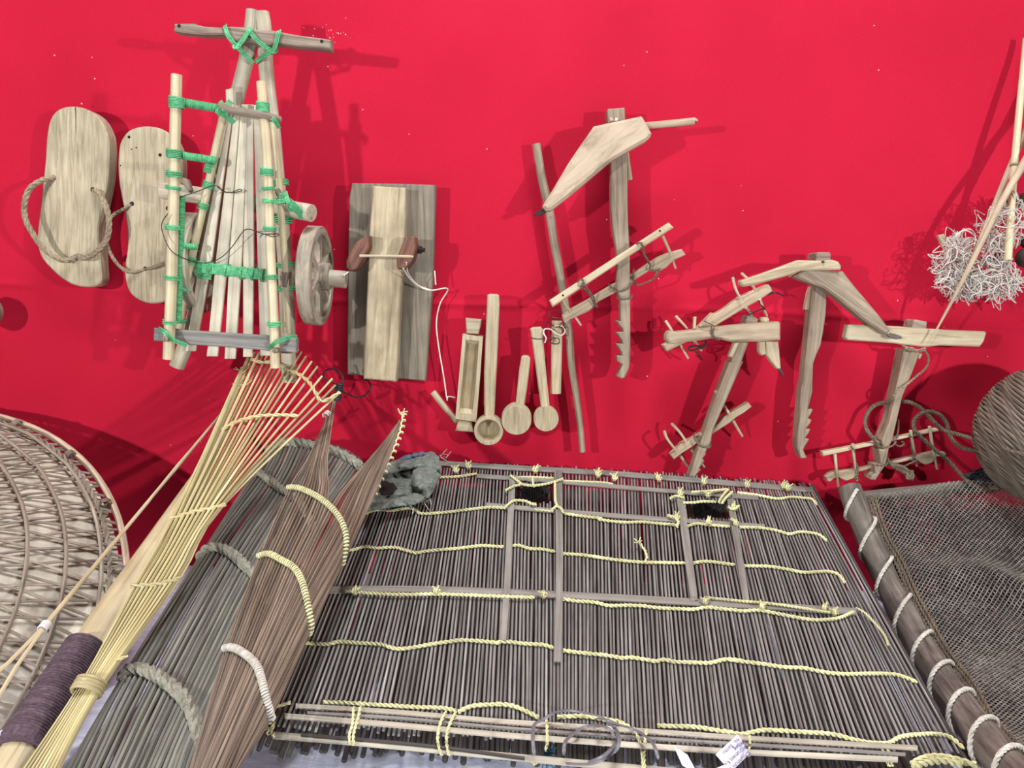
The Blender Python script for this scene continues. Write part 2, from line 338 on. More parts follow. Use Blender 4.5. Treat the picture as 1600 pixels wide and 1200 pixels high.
# ------------------------------------------------------------------ setting
def cloth_y(x, z):
    y = 0.017*noise.noise(Vector((x*2.1+5, 0, z*1.9))) + 0.0016*noise.noise(Vector((x*6, 3, z*4)))
    y += -0.0022*math.exp(-((z-0.462-0.004*math.sin(x*5))/0.006)**2)          # ironed crease running along the cloth
    y += -0.0016*math.exp(-((x-0.05)/0.007)**2)
    return y + 0.013
rows = []
zs = sorted(set([-0.02+i*0.02 for i in range(110)] + [0.44+i*0.0025 for i in range(18)]))
for i in range(151):
    x = -1.8+i*0.024
    rows.append([Vector((x, cloth_y(x, z), z)) for z in zs])
wall = obj('wall_back', MB().grid(rows), 'red_cloth'); wall['kind'] = 'structure'; wall['label'] = 'red cloth hung over the whole wall behind the tools'
rows = []
for i in range(91):
    x = -1.8+i*0.04
    rows.append([Vector((x, 0.02-j*0.03, 0.0015*noise.noise(Vector((x*9, j*0.4, 1)))-0.002)) for j in range(70)])
fl = obj('floor', MB().grid(rows), 'shelf_cover'); fl['kind'] = 'structure'; fl['label'] = 'pale lavender plastic cover on the display floor'
mb = MB()
for k in range(70):
    c_ = (random.choice([(522, 48), (530, 60), (500, 52)]) if k < 22 else (random.uniform(20, 1560), random.uniform(20, 700)))
    s_ = 14 if k < 22 else 1
    p = W(c_[0]+random.gauss(0, s_), c_[1]+random.gauss(0, s_*0.7), 0.0015)
    r = random.uniform(0.0005, 0.0012)
    mb.lathe(p, Vector((0, -1, 0)), [(r*0.2, 0.001), (r, 0.0), (r*0.8, -0.002)], 5)
o = obj('lint', mb, 'lint', wall); o['kind'] = 'stuff'

# ------------------------------------------------------------------ wooden sandals
def hole(px, py, d, r, parent, name='hole'):
    return obj(name, MB().lathe(W(px, py, d-0.003), Vector((0, -1, 0)), [(r, 0), (r, 0.0034)], 14), 'dark_hole', parent)
D = 0.030
t = thing('wooden_sandal', 'larger pale wooden sandal, leftmost, with thick twisted rope strap loop', 'sandal', W(115, 440, 0.015))
S(Z4([(185,230),(205,130),(250,75),(320,57),(400,70),(470,115),(515,190),(530,270),(527,400),(515,500),(490,620),(470,740),(478,850),(485,950),(487,1010),(465,1045),(400,1053),(320,1035),(240,980),(165,900),(138,830),(135,760),(150,620),(165,480),(178,350)]), D, 0.026, 'sandal_wood', 'sole', t, 0.002, 3)
for q in Z4([(232,452),(447,517),(362,882)]): hole(q[0], q[1], D, 0.0036, t)
obj('strap', MB().rope(wp(Z4([(232,452,D-.003),(195,455,D+.008),(150,470,D+.016),(95,510,D+.024),(65,590,D+.028),(70,680,D+.03),(110,760,D+.028),(170,840,D+.022),(240,890,D+.016),(300,905,D+.010),(362,882,D-.002)])), 0.0042, 3), 'rope_tan', t)
obj('strap', MB().rope(wp(Z4([(362,882,D-.002),(385,893,D+.010),(430,880,D+.016),(490,830,D+.022),(525,770,D+.026),(530,680,D+.026),(510,600,D+.02),(480,540,D+.010),(450,518,D-.003)])), 0.0042, 3), 'rope_tan', t)
bar('crack', Z4([(345,62,D+.0002),(347,120,D+.0002),(348,205,D+.0002)]), [0.0008, 0.0002], 'dark_hole', t, 5)
t = thing('wooden_sandal', 'smaller wooden sandal half hidden behind the toy cart, thin rope strap', 'sandal', W(235, 470, 0.012))
D = 0.024
S(Z4([(585,290),(600,240),(640,190),(720,167),(800,175),(850,200),(900,250),(930,330),(935,420),(920,520),(900,620),(890,720),(895,850),(895,950),(885,1050),(860,1120),(790,1143),(720,1135),(660,1100),(630,1050),(615,960),(630,850),(633,760),(620,660),(600,560),(585,470),(580,380)]), D, 0.02, 'sandal_wood', 'sole', t, 0.002, 3)
for q in Z4([(662,595),(735,952),(860,620)]): hole(q[0], q[1], D, 0.0034, t)
for q, r in ((Z4([(646,228)])[0], .0022), (Z4([(817,327)])[0], .0026), (Z4([(686,287)])[0], .0012), (Z4([(600,385)])[0], .001), (Z4([(660,296)])[0], .001)): hole(q[0], q[1], D, r, t, 'knot_hole')
obj('strap', MB().rope(wp(Z4([(662,595,D-.003),(600,630,D+.006),(550,660,D+.01),(524,720,D+.012),(515,790,D+.014),(540,870,D+.014),(590,940,D+.01),(650,972,D+.006),(735,952,D-.002)])), 0.0026, 3), 'rope_tan', t)
obj('strap', MB().rope(wp(Z4([(735,952,D-.002),(770,945,D+.006),(840,915,D+.008),(900,850,D+.01),(905,740,D+.01),(860,620,D-.003)])), 0.0026, 3), 'rope_tan', t)

# ------------------------------------------------------------------ toy bullock cart
cart = thing('bullock_cart', 'small bullock cart of bamboo and wood lashed with green twine, hung upright', 'cart', W(355, 580, 0.09))
bar('shaft', [(396,17,.085),(393,45,.085),(386,88,.087),(371,150,.092),(356,215,.096),(340,290,.1),(322,410,.1),(300,510,.1),(276,573,.1)], [.0105,.0112,.0112], 'pale_log', cart, 12)
bar('shaft', [(409,20,.085),(413,45,.085),(414,80,.087),(418,130,.092),(427,210,.098),(434,290,.1),(441,360,.1),(447,450,.1),(452,597,.1)], [.0105,.0112,.0112], 'pale_log', cart, 12)
S(Z1([(160,185),(305,180),(390,205),(540,215),(600,205),(700,210),(720,230),(800,230),(930,235),(1050,260),(1130,275),(1290,295),(1385,310),(1380,385),(1280,375),(1120,360),(1000,345),(850,350),(750,325),(640,325),(540,268),(390,267),(240,255),(155,240)]), .118, .02, 'weathered', 'crossbar', cart, .002)
for q in Z1([(207,208),(1318,328)]): hole(q[0], q[1], .118, .0024, cart)
# slats of the bed
slats = [((362,168,5),(322,400,19),(297,549,16)), ((371,165,9),(347,400,19),(331,557,17)), ((382,163,11),(368,400,20),(359,561,17)), ((391,163,9),(388,400,17),(387,558,15)), ((400,164,9),(412,400,20),(415,556,17))]
for i, s_ in enumerate(slats):
    pts = []
    for q in s_: pts.append((q[0]-q[2]/2, q[1]))
    for q in reversed(s_): pts.append((q[0]+q[2]/2, q[1]))
    S(pts, .118+0.0006*(i % 2), .0045, 'slat_wood', 'slat', cart, .0008)
S([(352,140),(363,137),(366,170),(353,172)], .122, .006, 'pale_log', 'post', cart)
bar('rail', [(276,117,.165),(273,230,.165),(271,320,.163),(268,440,.16),(263,561,.157)], [.0074,.0078], 'bamboo', cart, 12)
bar('rail', [(408,128,.15),(412,180,.15),(417,240,.15),(420,320,.15),(423,400,.15),(428,500,.15),(430,575,.15)], [.0066,.0068], 'bamboo', cart, 12)
bar('side_pole', [(352,170,.128),(340,220,.128),(326,286,.128),(300,400,.128),(288,455,.126),(279,520,.124)], .0056, 'bamboo', cart, 10)
bar('side_pole', [(425,180,.122),(434,260,.122),(440,340,.122),(446,430,.12),(450,520,.118)], .005, 'bamboo', cart, 10)
rb = S(Z3([(100,562),(300,578),(700,605),(1010,625),(1215,645),(1212,755),(1005,742),(700,712),(345,690),(98,662)]), .148, .014, 'grey_wood', 'rear_crossbar', cart, .0012)
for q in ((258,530,.172),(429,548,.164)):
    obj('peg', MB().lathe(W(*q), Vector((0, 1, 0)), [(.0025, 0), (.0042, .001), (.0042, .02)], 12), 'weathered', cart)
bar('front_bow', [(346,167,.150),(360,172,.156),(380,176,.158),(405,179,.156),(425,184,.148),(437,188,.14)], .0056, 'weathered', cart, 10)
# green wrapped rungs and rod
def wrapped(p, q, r, mat='green_twine', name='rung', parent=cart, pitch=.0022):
    a, b_ = W(*p), W(*q); L_ = (b_-a).length
    o = obj(name, MB().tube([a, b_], r*0.85, 10), 'weathered', parent)
    obj('twine', MB().coil(a, b_, r*0.8, L_/pitch, pitch*0.55, 5, 12), mat, o); return o
wrapped((285,160,.16), (349,171,.14), .0052); wrapped((285,243,.16), (338,251,.138), .0046)
wrapped((285,306,.154), (279,502,.15), .0032, name='green_rod'); wrapped((283,384,.152), (308,386,.136), .0034)
wrapped((280,452,.15), (296,455,.134), .003)
def lash(p, q, r, turns, rc=.0012, parent=cart, mat='green_twine', name='lashing'):
    return obj(name, MB().coil(W(*p), W(*q), r, turns, rc), mat, parent)
for y0, y1, n, x in ((152,169,7,276),(234,247,5,272),(267,277,3,271.5),(291,296,2,271),(352,359,3,270),(431,437,3,268),(500,506,2,266)):
    dd = .165 if y0 < 230 else .165-(y0-230)/331*.008; lash((x,y0,dd),(x-.3,y1,dd), .0084, n, .0014)
for y0, y1, n, x in ((160,176,6,410.5),(263,275,4,417),(292,297,2,419),(312,317,2,420),(354,361,3,421.5),(429,436,3,424),(502,510,3,428.5)):
    lash((x,y0,.15),(x+.4,y1,.15), .0071, n, .0014)
for y0, y1, n, x in ((247,270,10,331),(284,294,5,326),(316,327,4,318),(400,412,4,298),(497,503,3,283)):
    lash((x+1,y0,.128),(x-(y1-y0)*.22,y1,.128), .0060, n)
for y0, y1, n, x in ((281,290,4,435),(336,350,4,441),(411,417,3,446),(447,454,3,448)):
    lash((x,y0,.106),(x+1,y1,.106), .0126, n)
# bindings at the yoke: several parallel strands per run
def strands(runs, n, parent, mat, name, rc=.0011, sp=.0021):
    for r_ in runs:
        mb = MB(); P = wp(r_, 5)
        for k in range(n):
            o_ = (k-(n-1)/2)*sp; Q = []
            for i in range(len(P)):
                tt = (P[min(i+1, len(P)-1)]-P[max(i-1, 0)]).normalized(); sd = tt.cross(Vector((0, 1, 0)))
                sd = sd.normalized() if sd.length > 1e-6 else Vector((1, 0, 0)); Q.append(P[i]+sd*o_+Vector((random.uniform(-1, 1), random.uniform(-1, 1), random.uniform(-1, 1)))*.0003)
            mb.tube(Q, rc, 5)
        obj(name, mb, mat, parent)
strands([Z1([(560,200,.11),(558,215,.122),(590,290,.122),(645,355,.118),(705,420,.112),(780,492,.102)]), Z1([(765,222,.118),(740,245,.123),(700,310,.123),(650,360,.117),(625,350,.105)])], 3, cart, 'green_twine', 'yoke_binding')
strands([Z1([(745,235,.12),(785,290,.123),(850,350,.118),(930,395,.112)]), Z1([(985,240,.11),(978,250,.122),(960,330,.122),(930,400,.118),(870,430,.112),(798,482,.100)])], 3, cart, 'green_twine', 'yoke_binding')
for q in Z1([(650,360,.118),(940,398,.116)]):
    mb = MB()
    for k in range(5):
        c_ = W(*q); mb.tube([c_+Vector((math.cos(a+k)*.0045, math.sin(a*1.0)*.003, math.sin(a+k*1.7)*.004)) for a in [2*math.pi*i/14 for i in range(14)]], .0011, 5, closed=True)
    obj('knot', mb, 'green_twine', cart)
strands([[(343,160,.146),(352,172,.158),(352,184,.144)], [(361,158,.15),(350,168,.156),(340,178,.146)], [(338,172,.15),(352,180,.152),(366,192,.142)]], 4, cart, 'green_twine', 'bow_binding')
strands([[(412,178,.15),(428,187,.152),(436,200,.14)]], 3, cart, 'green_twine', 'bow_binding')
# woven green band across the slats
strands([[(306,413,.124),(330,416,.127),(360,421,.127),(390,424,.127),(414,428,.124)], [(308,421,.124),(330,422,.127),(360,426,.127),(390,430,.127),(412,432,.124)]], 6, cart, 'green_twine', 'woven_band', sp=.0016)
for i, (x, y) in enumerate(((331,419),(354,422),(378,426),(396,428),(411,430))):
    lash((x-1.6,y,.121),(x+1.6,y+.5,.121), .008, 3)
strands([[(306,413,.124),(300,405,.13),(296,398,.128)], [(306,420,.124),(312,430,.122),(330,433,.122)]], 4, cart, 'green_twine', 'loose_twine')
strands([[(249,514,.15),(256,518,.17),(272,532,.163),(292,540,.152)], [(421,546,.152),(430,536,.163),(447,529,.152),(464,526,.14)]], 3, cart, 'green_twine', 'corner_binding')
# bolster log, blocks, axle, wheels
bl = bar('bolster', [(255,298,.07),(330,308,.085),(430,323,.105),(487,333,.125)], [.0125,.0125], 'pale_log', cart, 18)
strands([[(434,306,.142),(448,313,.138),(462,325,.138),(474,340,.130)]], 6, cart, 'green_twine', 'bolster_binding', sp=.0018)
strands([[(412,313,.158),(432,315,.150),(448,313,.14)], [(446,300,.13),(449,312,.142),(455,330,.13)]], 3, cart, 'green_twine', 'bolster_binding')
for pts, d in ((Z2([(225,285),(255,295),(285,385),(270,400),(215,320)]), .128), (Z2([(950,375),(975,370),(990,425),(965,440),(945,400)]), .135), (Z3([(1085,110),(1155,125),(1140,245),(1085,235)]), .125), (Z3([(1085,650),(1170,655),(1160,765),(1085,760)]), .135)):
    S(pts, d, .014, 'weathered', 'block', cart)
bar('axle', [(292,410,.08),(400,424,.08),(541,437,.08)], .0132, 'wheel_wood', cart, 16)
def wheel(px, py, d, R, wd, parent):
    c_ = W(px, py, d); ax = Vector((1, 0, 0))
    mb = MB(); seg = 44
    prof = [(R*.83, wd*.0), (R*.98, 0), (R, wd*.06), (R, wd*.94), (R*.98, wd), (R*.83, wd)]
    u = Vector((0, 1, 0)); v_ = Vector((0, 0, 1)); V = []; F = []; G = []
    for r, h in prof:
        for k in range(seg):
            a = 2*math.pi*k/seg; V.append(c_+ax*(h-wd)+(u*math.cos(a)+v_*math.sin(a))*r*(1+.006*math.sin(5*a))); G.append((a*R, r, h))
    m_ = len(prof)
    for i in range(m_):
        for k in range(seg): F.append((i*seg+k, i*seg+(k+1) % seg, ((i+1) % m_)*seg+(k+1) % seg, ((i+1) % m_)*seg+k))
    mb.add(V, F, G)
    wo = obj('wheel', mb, 'wheel_wood', parent)
    for k in range(6):
        a = 2*math.pi*(k+.5)/6; e = u*math.cos(a)+v_*math.sin(a); p_ = u*-math.sin(a)+v_*math.cos(a); mb = MB()
        w0, w1 = R*.075, R*.12; V = []
        for h in (-wd*.85, -wd*.12):
            for r, ww in ((R*.2, w0), (R*.6, w0), (R*.86, w1)):
                V += [c_+ax*h+e*r-p_*ww, c_+ax*h+e*r+p_*ww]
        F = [(0, 1, 3, 2), (2, 3, 5, 4), (6, 8, 9, 7), (8, 10, 11, 9), (0, 2, 8, 6), (2, 4, 10, 8), (1, 7, 9, 3), (3, 9, 11, 5)]
        mb.add(V, F, [((q-c_).dot(e), (q-c_).dot(p_), q.x) for q in V]); obj('spoke', mb, 'wheel_wood', wo, smooth=False)
    obj('hub', MB().lathe(c_-ax*wd, ax, [(R*.26, 0), (R*.28, .001), (R*.28, wd+.010), (R*.25, wd+.012)], 24), 'wheel_wood', wo)
    return wo
wheel(504, 432, .08, .0745, .021, cart)
wheel(321, 412, .08, .0745, .028, cart)
obj('linchpin', MB().tube([W(536,431,.094), W(544,425,.084)], .0013, 5), 'white_cord', cart)
bar('tie_wire', Z2([(110,570,.176),(65,640,.178),(70,720,.178),(130,850,.178),(220,910,.164),(330,945,.14),(430,950,.13),(530,910,.128),(620,820,.13),(690,720,.136),(740,690,.144),(850,725,.162),(940,750,.162),(980,730,.158),(900,728,.162),(845,735,.163),(835,757,.163)]), .0007, 'black_wire', cart, 5, 6)
bar('tie_wire', Z2([(205,450,.17),(240,430,.162),(330,400,.15),(480,350,.14),(560,398,.128),(640,402,.126),(690,388,.126),(670,380,.127),(600,405,.128),(540,395,.13),(500,360,.134)]), .0007, 'black_wire', cart, 5, 6)

# ------------------------------------------------------------------ grey board with sliding plank
bd = thing('plane_board', 'grey board carrying a tan plank held by two reddish clamps and a rod', 'board', W(610, 595, 0.02))
S(Z5([(378,55),(600,58),(825,65),(808,600),(770,1115),(560,1100),(350,1080),(356,500),(362,130)]), .024, .022, 'grey_board', 'back_board', bd, .0016)
S(Z5([(490,70),(665,80),(660,330),(640,640),(625,900),(612,1120),(520,1112),(438,1105),(450,850),(470,330)]), .052, .026, 'plank_wood', 'plank', bd, .002)
S(Z5([(660,350),(685,340),(712,342),(720,400),(700,470),(665,513),(625,516),(615,500),(617,455),(640,400)]), .080, .042, 'red_wood', 'clamp', bd, .0015)
S(Z5([(400,372),(430,350),(468,335),(468,400),(440,450),(400,515),(365,527),(346,510),(345,470),(370,420)]), .080, .042, 'red_wood', 'clamp', bd, .0015)
bar('rod', Z5([(418,445,.082),(615,447,.082),(706,449,.078)]), .0022, 'tool_pale', bd, 8)
obj('bolt', MB().lathe(W(*Z5([(700,412)])[0], .05), Vector((1, -.25, 0)), [(.004, 0), (.004, .010), (.006, .010), (.006, .015), (.0035, .015), (.0035, .02)], 8), 'iron', bd)
bar('cord', Z5([(652,512,.086),(690,570,.06),(740,610,.04),(800,630,.032),(890,622,.012),(850,700,.01),(830,800,.01),(840,920,.01),(870,1100,.01)]) + Z6([(165,790,.012),(172,770,.014),(218,776,.01)]), .0011, 'white_cord', bd, 6, 8)
bar('cord', Z5([(668,480,.086),(680,540,.06),(730,600,.042),(800,628,.031)]), .0009, 'white_cord', bd, 6, 8)
bar('cord', Z5([(820,525,.026),(826,600,.026)]), .0011, 'white_cord', bd, 6)
bar('trigger_peg', Z6([(70,738,.012),(150,842,.012),(232,942,.012)]), [.0052,.0044], 'tool_pale', bd, 10)

# ------------------------------------------------------------------ spoons, ladles, tray
tr = thing('wooden_trough', 'narrow wooden trough with flared ends between board and long ladle', 'trough', W(733, 675, 0.01))
def ringtray(outer, inner, d_front, d_floor, d_back, mat, matin, parent):
    n = len(outer); A = [W(p[0], p[1], d_front) for p in outer]; B = [W(p[0], p[1], d_front) for p in inner]
    Bf = [p+Vector((0, d_front-d_floor, 0)) for p in B]; cb = sum(Bf, Vector())/n; Bf = [cb+(p-cb)*.88 for p in Bf]; Ab = [p+Vector((0, d_front-d_back, 0)) for p in A]
    V = A+B+Bf+Ab; F = []
    for i in range(n):
        j = (i+1) % n; F += [(i, j, n+j, n+i), (n+i, n+j, 2*n+j, 2*n+i), (j, i, 3*n+i, 3*n+j)]
    F.append(tuple(reversed(range(3*n, 4*n))))
    mb = MB(); mb.add(V, F, [(p.z, p.x, p.y) for p in V]); b_ = obj('body', mb, mat, parent, smooth=False)
    mb = MB(); V2 = [p+Vector((0, -.0004, 0)) for p in Bf]; mb.add(V2, [tuple(range(n))], [(p.z, p.x, p.y) for p in V2]); obj('groove_floor', mb, matin, b_, smooth=False)
ringtray(Z6([(270,350),(405,370),(385,650),(360,940),(220,920),(245,640)]), Z6([(290,388),(380,396),(360,650),(337,888),(245,878),(268,640)]), .034, .025, .004, 'utensil', 'utensil_inside', tr)
S(Z6([(288,245),(395,255),(388,300),(375,352),(295,347),(292,300)]), .032, .024, 'utensil', 'flared_end', tr, .0016)
S(Z6([(240,928),(330,942),(340,1010),(220,1000)]), .032, .024, 'utensil', 'flared_end', tr, .0016)
ld = thing('long_ladle', 'long-handled wooden ladle with its hollow round bowl facing out', 'ladle', W(764, 694, 0.015))
S(Z6([(435,90),(450,82),(500,84),(512,95),(515,150),(505,400),(492,650),(480,930),(415,925),(413,600),(430,200)]), .04, .028, 'utensil', 'handle', ld, .002)
c_ = W(*Z6([(443,1000)])[0], .046); R = .0236
obj('bowl', MB().lathe(c_, Vector((0, 1, 0)), [(.004, .024), (R*.5, .023), (R*.68, .012), (R*.74, .002), (R*.8, 0), (R*.97, 0), (R, .002), (R*1.0, .03), (R*.8, .038), (.004, .04)], 36), 'utensil', ld)
sp = thing('short_ladle', 'short wooden ladle turned face down, disc back showing, third from trough', 'ladle', W(805, 678, 0.015))
S(Z6([(665,505),(680,497),(712,500),(722,512),(720,560),(700,720),(680,855),(622,850),(635,720),(650,580)]), .034, .02, 'utensil', 'handle', sp, .002)
c_ = W(*Z6([(630,932)])[0], .05); R = .0238
obj('bowl', MB().lathe(c_, Vector((0, 1, .12)), [(.004, 0), (R*.97, 0), (R, .0015), (R*1.01, .022), (R*.9, .036), (R*.8, .04), (.004, .04)], 36), 'utensil', sp)
sp = thing('round_spoon', 'wooden spoon turned face down, flat round back, wire round its handle top', 'ladle', W(851, 672, 0.015))
S(Z6([(722,318),(740,308),(795,304),(806,320),(808,380),(830,620),(854,855),(797,860),(765,620),(735,400)]), .036, .022, 'utensil', 'handle', sp, .002)
c_ = W(*Z6([(828,922)])[0], .04); R = .0203
obj('bowl', MB().lathe(c_, Vector((0, 1, .05)), [(.004, 0), (R*.97, 0), (R, .0015), (R, .016), (R*.85, .026), (.004, .028)], 36), 'utensil', sp)
pg = thing('wooden_peg', 'pale round peg with black and white wire twisted round its top', 'peg', W(867, 614, 0.015))
bar('stick', Z6([(902,262,.018),(898,500,.018),(892,748,.018)]), .0088, 'tool_pale', pg, 16)
bar('wire', Z6([(725,375,.042),(770,385,.042),(830,380,.04),(880,375,.035),(915,385,.034),(915,410,.034),(880,418,.03),(855,400,.03),(870,385,.034)]), .0008, 'black_wire', pg, 5, 7)
bar('wire', Z6([(870,295,.036),(900,305,.038),(925,290,.034),(930,270,.02),(890,262,.01),(860,280,.02),(880,300,.036),(930,305,.034),(950,330,.026),(940,355,.03),(905,355,.034)]), .0008, 'black_wire', pg, 5, 7)
bar('wire', Z6([(880,300,.037),(930,298,.034),(955,330,.026),(935,358,.032),(900,350,.034),(860,320,.034),(820,318,.03),(812,345,.04),(828,378,.042),(820,410,.04)]), .0012, 'white_cord', pg, 5, 7)
bar('wire', Z6([(845,235,.01),(850,205,.01),(880,190,.01),(930,200,.012),(945,235,.014),(900,245,.012),(860,240,.01),(830,290,.012),(815,330,.03)]), .0007, 'black_wire', pg, 5, 7)
o = bar('thin_stick', [(838,225,.012),(846,275,.012),(858,328,.012),(866,380,.012),(877,440,.012),(886,500,.014),(890,533,.012),(893,571,.014),(900,615,.012),(906,660,.012),(910,706,.012)], [.0068,.0072,.0075,.0068,.0052], 'tool_dark', None, 8, 4, .05)
tag(o, 'long crooked thin stick running down behind the plough beak tip', 'stick')
# ------------------------------------------------------------------ ploughs and yokes on the wall
pl = thing('toy_plough', 'wooden plough with broad tan beak body and notched beam, upper middle', 'plough', W(972, 590, 0.02))
S(Z7([(745,158),(752,150),(880,140),(885,240),(905,480),(905,900),(912,1200)]) + Z8([(697,150),(703,300),(706,640),(708,1000),(705,1065),(695,1105),(668,1160),(645,1165),(620,1150),(640,1105),(655,1070),(622,1050),(618,1010),(652,1010),(648,985),(612,930),(655,930),(650,905),(612,852),(660,850),(655,830),(608,772),(642,780),(640,640),(618,560),(620,330),(590,150)]) + Z7([(775,900),(770,570),(750,260)]), .036, .024, 'tool_dark', 'beam', pl, .0014)
S(Z7([(640,285),(750,260),(1010,205),(1022,212),(1060,280),(1092,340),(1085,365),(1060,392),(910,475),(770,560),(600,705),(450,830),(310,940),(265,945),(238,910),(300,810),(450,560),(560,400)]), .068, .03, 'tool_body', 'body', pl, .004)
bar('handle', Z7([(1030,284,.05),(1200,270,.05),(1400,250,.05),(1425,250,.05)]), [.0052,.0056], 'tool_wood', pl, 10)
S(Z7([(900,480),(912,485),(942,695),(935,705),(903,706)]), .026, .014, 'tool_pale', 'wedge', pl)
S(Z7([(172,968),(200,950),(245,930),(275,945),(262,968),(205,988),(178,985)]), .056, .004, 'iron', 'share_tip', pl, .0006)
obj('peg', MB().lathe(W(*Z7([(816,232)])[0], .042), Vector((0, 1, 0)), [(.001, 0), (.0024, .001), (.0024, .008)], 10), 'white_cord', pl)
S(Z7([(758,215),(790,218),(800,245),(760,250)]), .041, .006, 'tool_wood', 'wedge', pl)

def pins(lst, parent, Zf, r=.0021, mat='tool_pale'):
    for p in lst: bar('pin', Zf(p), [r, r*.75], mat, parent, 7, 4)
yk = thing('toy_yoke', 'double-bar wooden yoke tied slantwise across the upper plough beam', 'yoke', W(960, 495, 0.03))
S(Z8([(165,640),(560,382),(965,118),(998,152),(600,410),(187,685)]), .056, .014, 'tool_pale', 'bar', yk, .002)
S(Z8([(250,740),(300,700),(430,630),(520,572),(600,525),(700,480),(830,390),(900,345),(960,320),(1050,295),(1078,335),(1000,370),(975,395),(950,420),(915,440),(880,448),(830,445),(750,495),(640,570),(490,650),(455,690),(430,712),(370,740),(300,770),(282,795),(265,790)]), .028, .02, 'tool_wood', 'bar', yk, .0016)
pins([[(250,632,.05),(300,705,.03),(340,755,.02),(376,806,.014)], [(922,205,.05),(970,310,.032),(990,370,.022),(1010,425,.014)]], yk, Z8, .0024)
for q in Z8([(255,606),(902,175)]): hole(q[0], q[1], .056, .0016, yk)
for run in ([(345,525,.05),(372,500,.062),(395,520,.06),(375,545,.06),(420,580,.05),(455,640,.036),(465,680,.03),(450,690,.02)], [(385,495,.06),(400,530,.062),(430,580,.05),(462,620,.036),(470,660,.03),(488,688,.03)], [(745,265,.05),(765,255,.062),(790,280,.06),(800,330,.05),(840,400,.036),(835,430,.034),(880,440,.034),(905,425,.034)], [(775,250,.06),(790,275,.062),(795,330,.05),(820,370,.04),(835,400,.034)], [(730,430,.034),(725,480,.03),(745,535,.03),(800,525,.03),(870,490,.034),(900,440,.034),(870,480,.036)], [(560,530,.03),(590,565,.034),(640,580,.04),(700,550,.042),(730,490,.034),(720,470,.03)], [(615,620,.03),(640,632,.04),(710,625,.04),(718,600,.03)]):
    obj('cord', MB().rope(wp(Z8(run)), .0016, 2), 'rope_dark', yk)

p2 = thing('toy_plough', 'plough with blunt beam, pale pointed share and long slanted notched shank', 'plough', W(1080, 765, 0.03))
S(Z9([(118,770),(135,740),(165,730),(200,740),(480,710),(790,672),(1058,655),(1066,670),(1066,808),(880,820),(650,822),(540,795),(480,795),(380,812),(250,828),(185,845),(140,840),(118,810)]), .066, .03, 'tool_wood', 'beam', p2, .003)
S(ZA([(640,30),(690,22),(755,25),(700,150),(600,380),(500,600),(488,690),(440,785),(446,800),(415,835),(432,856),(390,912),(402,932),(358,975),(366,1000),(335,1050),(322,1110),(300,1125),(285,1100),(288,1040),(330,930),(370,780),(400,700),(440,590),(540,300)]), .04, .026, 'tool_dark', 'shank', p2, .0014)
S(Z9([(700,822),(800,824),(735,1000),(655,990)]), .04, .026, 'tool_dark', 'shank', p2, .0014)
S(Z9([(775,670),(790,605),(830,602),(886,636),(862,672)]), .05, .03, 'weathered', 'shank_top', p2)
S(Z9([(945,818),(1045,820),(1055,900),(1068,1045),(1040,1048),(990,990),(948,928)]), .056, .016, 'tool_pale', 'share', p2)
S(Z9([(888,818),(938,818),(946,925),(908,936),(888,905)]), .056, .014, 'tool_pale', 'wedge', p2)
S(Z9([(680,830),(722,826),(668,955),(632,942)]), .045, .012, 'tool_pale', 'wedge', p2)
S(Z9([(1035,1040),(1068,1045),(1100,1104),(1080,1098)]), .05, .004, 'iron', 'share_tip', p2, .0006)
S(Z9([(342,615),(366,612),(360,710),(338,712)]), .058, .008, 'tool_pale', 'peg', p2)
obj('peg', MB().lathe(W(*Z9([(945,645)])[0], .06), Vector((0, 1, 0)), [(.002, 0), (.0055, .003), (.0055, .02)], 12), 'tool_pale', p2)
for run in ([(425,645,.05),(460,665,.06),(510,690,.068),(500,740,.068),(510,780,.068),(545,800,.066)], [(490,690,.068),(490,760,.068),(540,805,.066),(575,785,.066)], [(380,700,.06),(440,690,.068),(545,688,.068)]):
    obj('cord', MB().rope(wp(Z9(run)), .0011, 2), 'rope_dark', p2)
y2 = thing('toy_yoke', 'carved yoke bar with thin curved pins slanting behind the blunt plough beam', 'yoke', W(1040, 550, 0.02))
S(Z9([(85,850),(150,820),(270,770),(380,700),(430,650),(500,580),(520,590),(600,545),(645,510),(680,480),(740,440),(880,380),(965,343),(985,365),(1000,402),(880,480),(760,545),(640,620),(540,680),(420,750),(290,820),(120,903)]), .03, .02, 'tool_wood', 'bar', y2, .0016)
pins([[(108,650,.01),(150,715,.02),(230,850,.018),(295,962,.014)], [(190,608,.01),(240,660,.016),(285,710,.03)], [(350,820,.03),(380,860,.016),(405,898,.014)], [(668,290,.012),(690,380,.03),(735,470,.036)], [(775,535,.03),(800,565,.02),(822,602,.014)], [(743,255,.02),(800,310,.044),(860,400,.036)], [(890,465,.03),(915,530,.02),(952,608,.012)]], y2, Z9, .0025)
bar('thong', Z9([(960,425,.02),(1000,410,.03),(1040,415,.03),(1095,442,.02)]), [.0022,.0008], 'leather', y2, 6)
for run in ([(400,860,.03),(340,855,.03),(295,875,.03),(330,895,.03),(390,870,.034),(440,840,.03),(445,810,.03)], [(390,880,.03),(430,860,.032),(440,830,.03)], [(355,900,.03),(380,930,.03),(408,970,.02)]): bar('thong', Z9(run), .0016, 'leather', y2, 6)
bar('thong', Z9([(800,600,.03),(850,570,.03),(920,545,.024),(935,550,.022),(900,510,.024),(885,475,.03)]), .0013, 'leather', y2, 6)
y3 = thing('toy_yoke', 'short yoke bar with thorn-like pins tied low across the slanted shank', 'yoke', W(1110, 715, 0.02))
